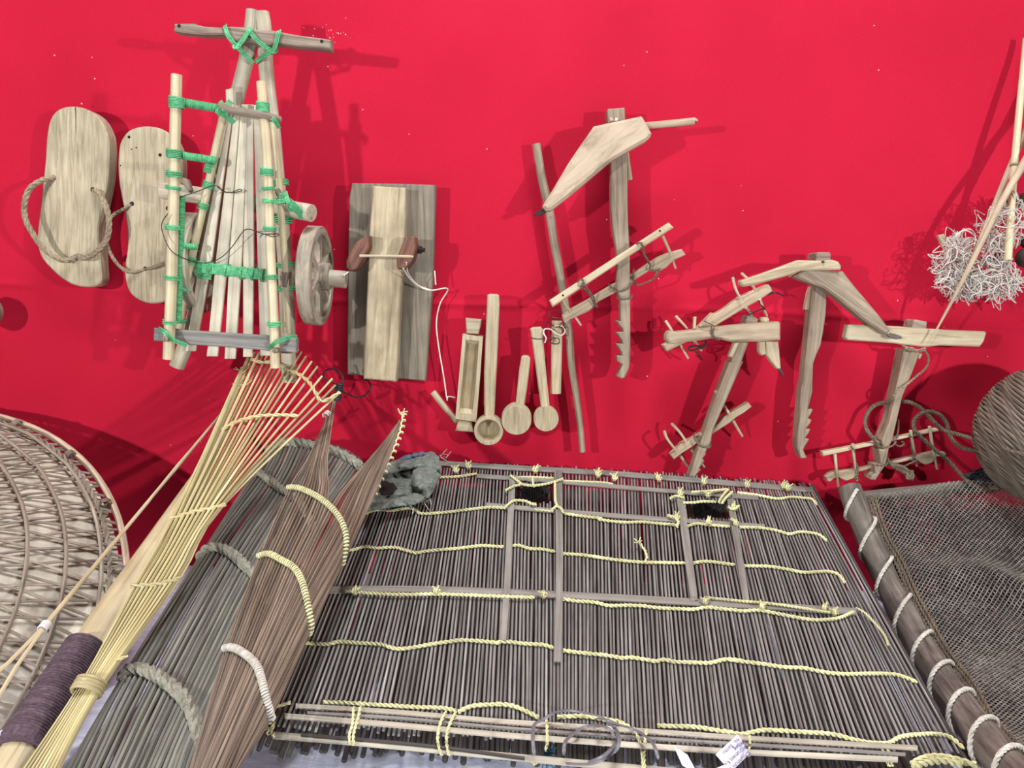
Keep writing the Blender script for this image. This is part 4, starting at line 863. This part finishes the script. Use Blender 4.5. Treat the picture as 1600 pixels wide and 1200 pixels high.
strip([(801,742),(797,820),(792,917),(786,1000)], 10, lift=.0070); strip([(872,735),(874,830),(874,920),(871,1033)], 11, lift=.0070)
strip([(1062,772),(1073,855),(1085,938)], 11, lift=.0070); strip([(1141,779),(1154,860),(1166,938)], 10, lift=.0070)
strip([(462,1102),(620,1112),(780,1126),(960,1138),(1145,1151),(1300,1160),(1434,1168)], 6.5, 'strip_pale', .008)
strip([(445,1118),(620,1132),(780,1147),(960,1161),(1122,1172),(1280,1180),(1403,1186)], 7.5, 'strip_pale', .009)
strip([(480,1113),(620,1121),(780,1136),(960,1149),(1145,1161),(1300,1170),(1415,1178)], 4, 'strip_grey', .007)
strip([(426,1148),(560,1159),(780,1180),(900,1191),(1060,1205),(1300,1222)], 10, 'strip_pale', .002); strip([(470,1147),(600,1158),(700,1168),(820,1184)], 4, 'reed_shaded', .004)
bar_ = [TP(p.x, p.y, -.004) for p in spline([(1335,952),(1358,965),(1378,985),(1390,1003)], 5)]
obj('bamboo_strip', MB().tube(bar_, .0035, 6, flat=.4, up=TP.n), 'strip_grey', ft)
# twisted yellow cords
def cord(pts, R=.0023, lift=.0042, mat='rope_yellow', strands=2, name='twisted_cord'):
    P = [TP(p.x, p.y, lift+thick_at(p.x, p.y)) for p in spline(pts, 6)]
    return obj(name, MB().rope(P, R, strands, R*5), mat, ft)
cord(ZI([(590,262),(700,258),(820,240)])); cord(ZI([(1060,265),(1150,262),(1300,268)]), .0022); cord(ZI([(1360,285),(1600,295)]) + ZJ([(220,215)]), .0018)
cord(ZJ([(960,265),(1080,280),(1200,302),(1280,292),(1350,298),(1405,305),(1432,335)]))
cord(ZI([(90,512),(180,468),(290,470),(400,455),(440,468),(480,490),(640,480),(760,465),(900,450),(1000,455)]))
cord(ZI([(1180,465),(1300,478)])); cord(ZI([(1370,490),(1480,505),(1600,520)]) + ZJ([(140,425),(280,442),(400,440),(500,450),(605,458)]))
cord(ZJ([(665,465),(720,450),(780,456),(915,468)])); cord(ZJ([(975,472),(1100,475),(1200,492),(1270,512),(1330,500),(1400,505),(1455,520),(1492,553)]))
cord(ZI([(0,720),(60,712),(120,695),(200,705),(300,700),(380,720),(440,735),(500,725),(600,715),(720,705),(850,690),(990,698)]))
cord(ZI([(1030,695),(1085,688),(1150,708),(1230,712),(1310,728)])); cord(ZI([(1360,740),(1480,748),(1600,765)]) + ZJ([(100,645),(200,660),(300,672),(400,680),(520,682),(655,685)]))
cord(ZJ([(700,685),(760,675),(820,678),(945,695)])); cord(ZJ([(1000,702),(1150,705),(1260,722),(1350,740),(1430,738),(1500,735),(1560,752),(1602,800)]))
cord(ZI([(0,975),(200,990),(400,995),(560,992),(800,1000),(1000,1008),(1180,1014)]), .0022, .0075)
cord([(880,936)] + ZJ([(0,910),(110,918),(200,938),(300,936),(400,940),(480,950),(560,955),(630,958),(700,960),(780,948),(850,955),(920,962),(1000,970),(1080,965),(1150,975),(1270,1000),(1400,1022),(1480,1022),(1550,1015),(1600,1000),(1650,975)]))
cord(ZJ([(770,890),(880,900),(1000,912),(1150,925),(1300,945),(1450,970),(1560,985)]), .0018, .0085)
cord(ZK([(380,257),(530,265),(600,250),(720,258),(850,265),(920,285),(970,295),(1050,288),(1200,262),(1300,248),(1380,240),(1500,248),(1600,258)]) + ZL([(60,255),(130,250),(240,262),(360,270),(420,290)]))
cord(ZL([(480,305),(620,322),(750,335),(850,352),(900,348),(1000,362),(1060,372),(1110,362),(1180,375),(1300,380),(1400,382),(1500,360),(1600,370)]) + ZM([(130,418),(220,430),(300,440),(400,455),(500,460),(600,480),(700,490),(850,488),(950,492),(1010,508),(1062,530)]))
cord([(505,1097),(560,1099),(640,1104),(690,1106),(712,1110)], .0022, .003); cord(ZK([(1345,690),(1420,655),(1500,645),(1600,640)]) + ZL([(80,640),(170,652),(250,685),(322,722)]))
cord(ZL([(445,722),(550,715),(650,720),(740,735),(830,752),(900,790)])); cord(ZL([(1070,775),(1200,778),(1300,782),(1420,800),(1540,826)]))
cord(ZM([(100,775),(190,790),(250,778),(320,770),(500,780),(640,790),(740,815),(820,832),(920,835),(960,815),(1000,800),(1080,792),(1150,790),(1230,805),(1300,862)]))
cord(ZM([(1040,945),(1100,912),(1200,905),(1300,930),(1362,945)]), .0036); cord(ZM([(1050,960),(1120,930),(1210,925),(1290,945)]), .0036)
cord([(1337,950),(1352,958),(1368,975),(1382,992),(1388,1008)], .0016, .003)
# ties and knots
def tie(x, y, wpx=3, hpx=9, R=.0014, tails=2, lift=.008):
    mb = MB(); L0 = lift+thick_at(x, y); rr_ = random.Random(int(x*7+y))
    for k in range(2):
        o_ = (k-.5)*wpx
        mb.rope([TP(x+o_+rr_.uniform(-1, 1), y-hpx*.6, L0-.004), TP(x+o_, y-hpx*.3, L0+.002), TP(x+o_+rr_.uniform(-1, 1), y+hpx*.3, L0+.002), TP(x+o_+rr_.uniform(-1, 1), y+hpx*.6, L0-.004)], R, 2)
    mb.coil(TP(x-wpx, y-1, L0+.003), TP(x+wpx, y+1, L0+.003), .0016, 2, R)
    for k in range(tails):
        a = rr_.uniform(-2.6, -.5); mb.rope([TP(x, y, L0+.003), TP(x+math.cos(a)*5, y+math.sin(a)*5, L0+.007), TP(x+math.cos(a)*10, y+math.sin(a)*9, L0+.004)], R*.8, 2)
    obj('cord_tie', mb, 'rope_yellow', ft)
for p in ZI([(765,190),(690,215),(1185,215),(1580,240),(60,975),(568,975),(1238,995)]): tie(*p)
for p in ZJ([(130,155),(230,175),(492,178),(762,200),(1018,218),(1235,225),(1262,235),(620,268),(600,410),(785,275),(790,440),(950,445),(940,350),(770,910),(1108,940),(1480,950),(1540,975)]): tie(*p)
for run in (ZI([(1030,250),(1070,280),(1095,305),(1050,320),(1000,345)]), ZI([(1095,305),(1170,315),(1250,305),(1310,290),(1360,272)]), ZI([(1310,290),(1310,350),(1312,410),(1320,440),(1290,465)]), ZI([(1320,440),(1350,460),(1358,482)]), ZI([(1000,450),(1050,410),(1120,410),(1170,430),(1190,430)]), ZI([(1170,270),(1175,320)]), ZJ([(560,300),(600,285),(645,298)]), ZJ([(690,262),(770,258),(840,252),(905,245)]), ZJ([(905,248),(870,290),(850,325)]), ZJ([(930,262),(890,300),(870,330)]), ZJ([(640,325),(700,325),(760,318),(830,320)]), ZJ([(545,400),(590,415),(610,440),(600,470)]), ZJ([(905,350),(940,365),(970,345)])):
    cord(run, .0022, .010, name='mouth_cord')
obj('loose_yarn', MB().rope([TP(*p) for p in [(1008,879,.036),(1011,870,.040),(1008,860,.042),(1002,852,.042),(998,846,.040)]], .0018, 2), 'rope_yellow', ft)
mb = MB()
for k in range(8): mb.tube([TP(998,848,.042), TP(998+random.uniform(-8, 8), 846+random.uniform(-8, 6), .046)], .0009, 4)
obj('yarn_tuft', mb, 'rope_yellow', ft)
def hang(pts, R=.0016): obj('hanging_tie', MB().rope([TP(p.x, p.y, .010+thick_at(p.x, p.y)-(.006 if p.y > 1160 else 0)) for p in spline(pts, 5)], R, 2), 'rope_yellow', ft)
for run in (ZK([(690,660),(685,760),(665,830),(668,890)]), ZK([(735,655),(715,740),(690,830),(690,895)]), ZK([(1265,690),(1230,770),(1215,870),(1240,960)]), ZK([(1330,690),(1290,770),(1270,860),(1285,960)]), ZL([(375,730),(380,800),(380,880),(370,930)]), ZL([(920,790),(960,880),(975,960),(980,1040)]), ZL([(1000,800),(990,900),(985,980),(990,1040)]), ZM([(890,860),(905,900),(925,950)]), ZM([(915,860),(930,900),(940,950)]), ZM([(228,800),(228,840),(225,900)])): hang(run)
for run in (ZK([(165,670),(220,650),(295,630)]), ZK([(165,690),(190,760),(175,800),(150,830)]), ZK([(150,790),(180,810),(190,840)])): hang(run, .0020)
mb = MB()
for k in range(22): mb.tube([TP(856,1184,.004), TP(856+random.uniform(-9, 9), 1172+random.uniform(-8, 20), .010), TP(856+random.uniform(-14, 14), 1185+random.uniform(-18, 18), .008)], .0007, 4)
obj('blue_thread', mb, 'blue_thread', ft)
mb = MB()
for k in range(14): mb.tube([TP(842,1190,.004), TP(838+random.uniform(-10, 6), 1190+random.uniform(-6, 6), .012)], .0012, 4)
obj('yarn_tuft', mb, 'rope_yellow', ft)
mb = MB()
mb.rope([TP(p.x, p.y, .012) for p in spline(ZH([(1225,460),(1245,500),(1265,540),(1285,575)]), 5)], .0042, 3); mb.rope([TP(p.x, p.y, .010) for p in spline(ZH([(1290,520),(1275,560),(1290,600)]), 5)], .003, 2)
obj('white_tie', mb, 'rope_white', bt)

# grey plastic strapping lying on the trap
sp_ = thing('plastic_strapping', 'loose grey plastic strapping curled over the trap front edge', 'strap', TP(890, 1190, .01))
for run in (ZL([(300,960),(290,860),(300,770),(350,740),(430,692),(520,680),(620,697),(720,722),(790,780),(828,850),(812,925),(740,980),(640,1015),(500,1012)]), ZL([(485,960),(488,890),(520,845),(600,790),(680,772),(750,785),(800,830),(830,860)]), ZL([(690,730),(760,740),(830,770),(900,790),(980,830),(1045,895),(1075,980)]), ZL([(640,1000),(720,970),(790,910),(825,840),(790,760)])):
    obj('strap', MB().tube([TP(p.x, p.y, .024+.007*math.sin(i*.25)+thick_at(p.x, p.y)) for i, p in enumerate(spline(run, 6))], .0017, 6, flat=.45, up=TP.n), 'strap_grey', sp_)

# curled paper tag
pt_ = thing('paper_tag', 'curled white paper tag printed in small violet type on the trap front', 'tag', TP(1130, 1198, .012))
def sheet(c00, c10, c01, c11, curl, n=9):
    rows = []
    for i in range(n):
        u = i/(n-1); row = []
        for j in range(n):
            v_ = j/(n-1); x = (c00[0]*(1-u)+c10[0]*u)*(1-v_)+(c01[0]*(1-u)+c11[0]*u)*v_; y = (c00[1]*(1-u)+c10[1]*u)*(1-v_)+(c01[1]*(1-u)+c11[1]*u)*v_
            row.append(TP(x, y, .047+curl*(u*u)))
        rows.append(row)
    return rows
R1 = sheet((1128,1216), (1153,1147), (1165,1216), (1171,1178), .014)
a = sheet((1118,1179), (1153,1147), (1142,1206), (1171,1178), .012)
mb = MB(); mb.grid(a); mb.grid([[p-TP.n*.0003 for p in r_] for r_ in a]); obj('sheet', mb, 'paper', pt_)
b2 = sheet((1074,1179), (1052,1165), (1092,1212), (1066,1196), .010); mb = MB(); mb.grid(b2); obj('sheet', mb, 'paper', pt_)
a3 = sheet((1142,1206), (1171,1178), (1080,1230), (1092,1212), 0.0); mb = MB(); mb.grid(a3); obj('sheet', mb, 'paper', pt_)
def tagtext(body, px, py, ex, ey, size):
    cu = bpy.data.curves.new('print', 'FONT'); cu.body = body; cu.size = size; cu.extrude = 0.00008; cu.materials.append(MATS['ink'])
    o = bpy.data.objects.new('print', cu); scene.collection.objects.link(o)
    me = bpy.data.meshes.new_from_object(o.evaluated_get(bpy.context.evaluated_depsgraph_get())); bpy.data.objects.remove(o)
    o = bpy.data.objects.new('print', me); scene.collection.objects.link(o)
    p0 = TP(px, py, .0593); p1 = TP(ex, ey, .0593); X = (p1-p0).normalized(); Z_ = TP.n; Y = Z_.cross(X)
    mtx = Matrix(((X.x, Y.x, Z_.x, p0.x), (X.y, Y.y, Z_.y, p0.y), (X.z, Y.z, Z_.z, p0.z), (0, 0, 0, 1)))
    o.parent = pt_; o.matrix_local = Matrix.Translation(-ORG[pt_.name]) @ mtx; ORG[o.name] = ORG[pt_.name]
tagtext('(Dhurmuhi ar', 1169, 1173, 1146, 1194, .0058)
tagtext('Instrument Ku', 1164, 1164, 1136, 1189, .0056)
tagtext('fishing', 1158, 1158, 1148, 1167, .0052)
tagtext('ma   Bambo', 1152, 1153, 1124, 1180, .0052)

# crumpled denim rag on the far left corner of the trap
rg = thing('denim_rag', 'crumpled faded grey denim rag lying on the far left corner of trap', 'rag', TP(640, 790, .01))
def clothpatch(outline, c, base, amp, seed, mat, name, nr=22):
    O = resample([Vector((p.x, p.y, 0)) for p in spline(outline, 4, True)] + [Vector((*outline[0], 0))], 72); rows = []
    for i in range(nr):
        r = i/(nr-1); row = []
        for k in range(72):
            p = Vector((c[0], c[1], 0)).lerp(O[k], max(.001, r)); x, y = p.x, p.y
            h = amp*(noise.noise(Vector((x*.03, y*.05, seed)))*.9 - 1.5*abs(noise.noise(Vector((x*.045+y*.03, y*.05-x*.02, seed+5)))) - .45*abs(noise.noise(Vector((x*.08, y*.07, seed+9)))) + .9)
            row.append(TP(x+2*noise.noise(Vector((x*.2, y*.2, 1))), y+2*noise.noise(Vector((x*.2, y*.2, 7))), base+h+.006*(1-r*r)))
        rows.append(row)
    for row in rows: row.append(row[0].copy())
    mb = MB(); mb.grid(rows); mb.grid([[p-TP.n*.0012 for p in r_] for r_ in rows]); return obj(name, mb, mat, rg, angle=60)
clothpatch(ZI([(170,240),(250,180),(330,150),(480,112),(560,108),(600,200),(590,270),(560,330),(510,395),(420,430),(300,445),(110,475),(130,400),(150,330)]), (635,752), .030, .007, 2, 'rag', 'rag_body')
clothpatch(ZI([(235,195),(330,150),(420,135),(560,112),(596,190),(560,215),(440,205),(330,222),(250,235)]), (645,722), .046, .007, 4, 'rag', 'fold', 14)
clothpatch(ZI([(330,152),(400,118),(480,104),(505,118),(430,140),(350,163)]), (642,712), .048, .003, 4, 'denim_blue', 'blue_patch', 8)
clothpatch(ZI([(430,215),(520,195),(580,235),(570,300),(510,390),(440,345),(410,280)]), (666,750), .048, .008, 8, 'rag', 'fold', 14)
clothpatch(ZI([(120,440),(150,370),(250,395),(340,400),(430,365),(505,395),(420,430),(300,445),(115,474)]), (608,782), .042, .006, 12, 'rag', 'fold', 14)
clothpatch(ZI([(225,290),(300,300),(320,345),(270,372),(215,360)]), (606,764), .0405, .002, 3, 'dark_hole', 'fold_shade', 8)  # dark patch painted in for the shade inside a folded opening
mb = MB()
for k in range(26):
    x, y = random.choice([(690,713),(665,782),(640,790),(656,778)]); x += random.uniform(-4, 4); y += random.uniform(-4, 4)
    mb.tube([TP(x, y, .036), TP(x+random.uniform(2, 8), y+random.uniform(-8, 6), .04), TP(x+random.uniform(2, 13), y+random.uniform(-10, 12), .036)], .0005, 4)
obj('frayed_thread', mb, 'thread_white', rg)['kind'] = 'stuff'

# ------------------------------------------------------------------ net on a log frame, lower right
nf = thing('net_frame', 'fishing net laced with white rope to a dark wooden log', 'net', W(1560, 1190, .56))
lp = [W(1327,762,.085), W(1360,850,.15), W(1401,940,.235), W(1446,1022,.325), W(1505,1112,.45), W(1580,1205,.575), W(1640,1270,.66)]
LPn = spline(lp, 8); LPn = resample(LPn, 40)
obj('log', MB().tube(LPn, [.0168+.0008*math.sin(i*1.1)+.003*i/39 for i in range(40)], 18), 'log_dark', nf)
def log_at(u):
    k = u*39; i = min(38, int(k)); return LPn[i].lerp(LPn[i+1], k-i)
P = []; turns = 9.0; n_ = 320
for i in range(n_):
    u = .02+.93*i/(n_-1); c_ = log_at(u); tt = (log_at(min(1, u+.01))-log_at(max(0, u-.01))).normalized()
    e1 = (Vector((0, -.6, .8))-tt*Vector((0, -.6, .8)).dot(tt)).normalized(); e2 = tt.cross(e1); a = 2*math.pi*turns*i/n_
    dv = e1*math.cos(a)+e2*math.sin(a); P.append(c_+dv*(.0195+.003*u)-tt*(.011*dv.x))
obj('lacing_rope', MB().rope(P, .0025, 3), 'rope_white', nf)
bar('back_rail', [(1345,778,.05),(1440,768,.05),(1540,758,.05),(1680,744,.05)], .0105, 'log_dark', nf, 12)
def net_surface(u, v, drop):
    a = log_at(.04+.92*u)+Vector((.018, 0, .004))
    right = Vector((.66, -.02+.10*u, 0))
    p = a+right*v
    p.z += .052*math.sin(min(1.5, v*7))*(1-u)**2-.055*math.sin(math.pi*min(1, v*1.15))*(.25+.75*u)-drop*math.sin(math.pi*min(1, v*1.05))
    p.z += .014*noise.noise(Vector((u*3+v*2, v*4, 2)))+.007*noise.noise(Vector((u*8, v*9, 4)))
    p.z += .022*math.exp(-((u-.22-.30*v)/.05)**2)*min(1, v*4)
    p.z = max(p.z, .006)
    return p
def netmesh(nu, nv, drop, r, mat, name, lift=0.0):
    G = {}; mb = MB(); rr_ = random.Random(nu)
    for i in range(nu+1):
        for j in range(nv+1):
            if (i+j) % 2 == 0: G[i, j] = net_surface((i+rr_.uniform(-.12, .12))/nu, (j+rr_.uniform(-.12, .12))/nv, drop)+Vector((0, 0, lift))
    V = []; F = []; g = []
    for (i, j), p in G.items():
        for di in (-1, 1):
            q = G.get((i+di, j+1))
            if q is None: continue
            t_ = (q-p).normalized(); u_ = t_.orthogonal().normalized(); w_ = t_.cross(u_); o_ = len(V)
            for c_ in (p, q):
                for k in range(3):
                    a = 2.0944*k; V.append(c_+(u_*math.cos(a)+w_*math.sin(a))*r); g.append((c_.x, c_.y, c_.z))
            F += [(o_, o_+1, o_+4, o_+3), (o_+1, o_+2, o_+5, o_+4), (o_+2, o_, o_+3, o_+5)]
    mb.add(V, F, g); o = obj(name, mb, mat, nf); o['kind'] = 'stuff'; return o
netmesh(196, 186, 0.0, .00075, 'net_twine', 'netting'); netmesh(150, 140, .03, .0015, 'net_shaded', 'netting', -.008); netmesh(140, 130, .05, .0016, 'net_shaded', 'netting', -.014)
mb = MB()
for k in range(3): mb.rope([net_surface(i/40, .004+.006*k, 0)+Vector((0, 0, .002*k)) for i in range(41)], .0022, 2)
obj('edge_cord', mb, 'rope_dark', nf)

# ------------------------------------------------------------------ coiled round basket at the right edge
c_ = W(1650, 680, .135); R = .104
rb_ = thing('coiled_basket', 'round basket of close dark wicker coils cut by the right edge', 'basket', c_-Vector((0, 0, R)))
ax = Vector((.62, -.32, .72)).normalized(); u = ax.orthogonal().normalized(); v_ = ax.cross(u)
core = [(R*.96*math.sin(math.pi*i/16)+.0005, -R*.96*math.cos(math.pi*i/16)) for i in range(17)]
obj('dark_core', MB().lathe(c_, ax, core, 40), 'log_dark', rb_)  # solid dark core filling the inside of the coils
for i in range(66):
    ph = math.pi*(i+.7)/67; r = R*math.sin(ph); h = -R*math.cos(ph)
    obj('wicker_coil', MB().tube([c_+ax*(h+.0012*math.sin(a*9+i))+(u*math.cos(a)+v_*math.sin(a))*(r+.0007*math.sin(a*17+i*3.14)) for a in [2*math.pi*k/72 for k in range(72)]], .0023, 5, closed=True), 'wicker', rb_)
# dark plastic under the basket
pb = thing('plastic_bag', 'small crumpled dark plastic bag under the round basket', 'bag', W(1545, 758, .07))
O = ZD([(885,760),(930,735),(1030,700),(1100,715),(1160,760),(1130,800),(950,800),(890,792)])
rows = []; cc = (1545, 748)
Or = resample([Vector((p.x, p.y, 0)) for p in spline(O, 4, True)]+[Vector((*O[0], 0))], 40)
for i in range(12):
    r = max(.001, i/11); rows.append([W(cc[0]+(p.x-cc[0])*r, cc[1]+(p.y-cc[1])*r, .075+.03*(1-r*r)+.012*noise.noise(Vector((p.x*r*.08, p.y*r*.1, 3)))) for p in Or])
for row in rows: row.append(row[0].copy())
mb = MB(); mb.grid(rows); mb.grid([[p+Vector((0, .03, 0)) for p in r_] for r_ in rows]); obj('film', mb, 'black_plastic', pb, angle=25)
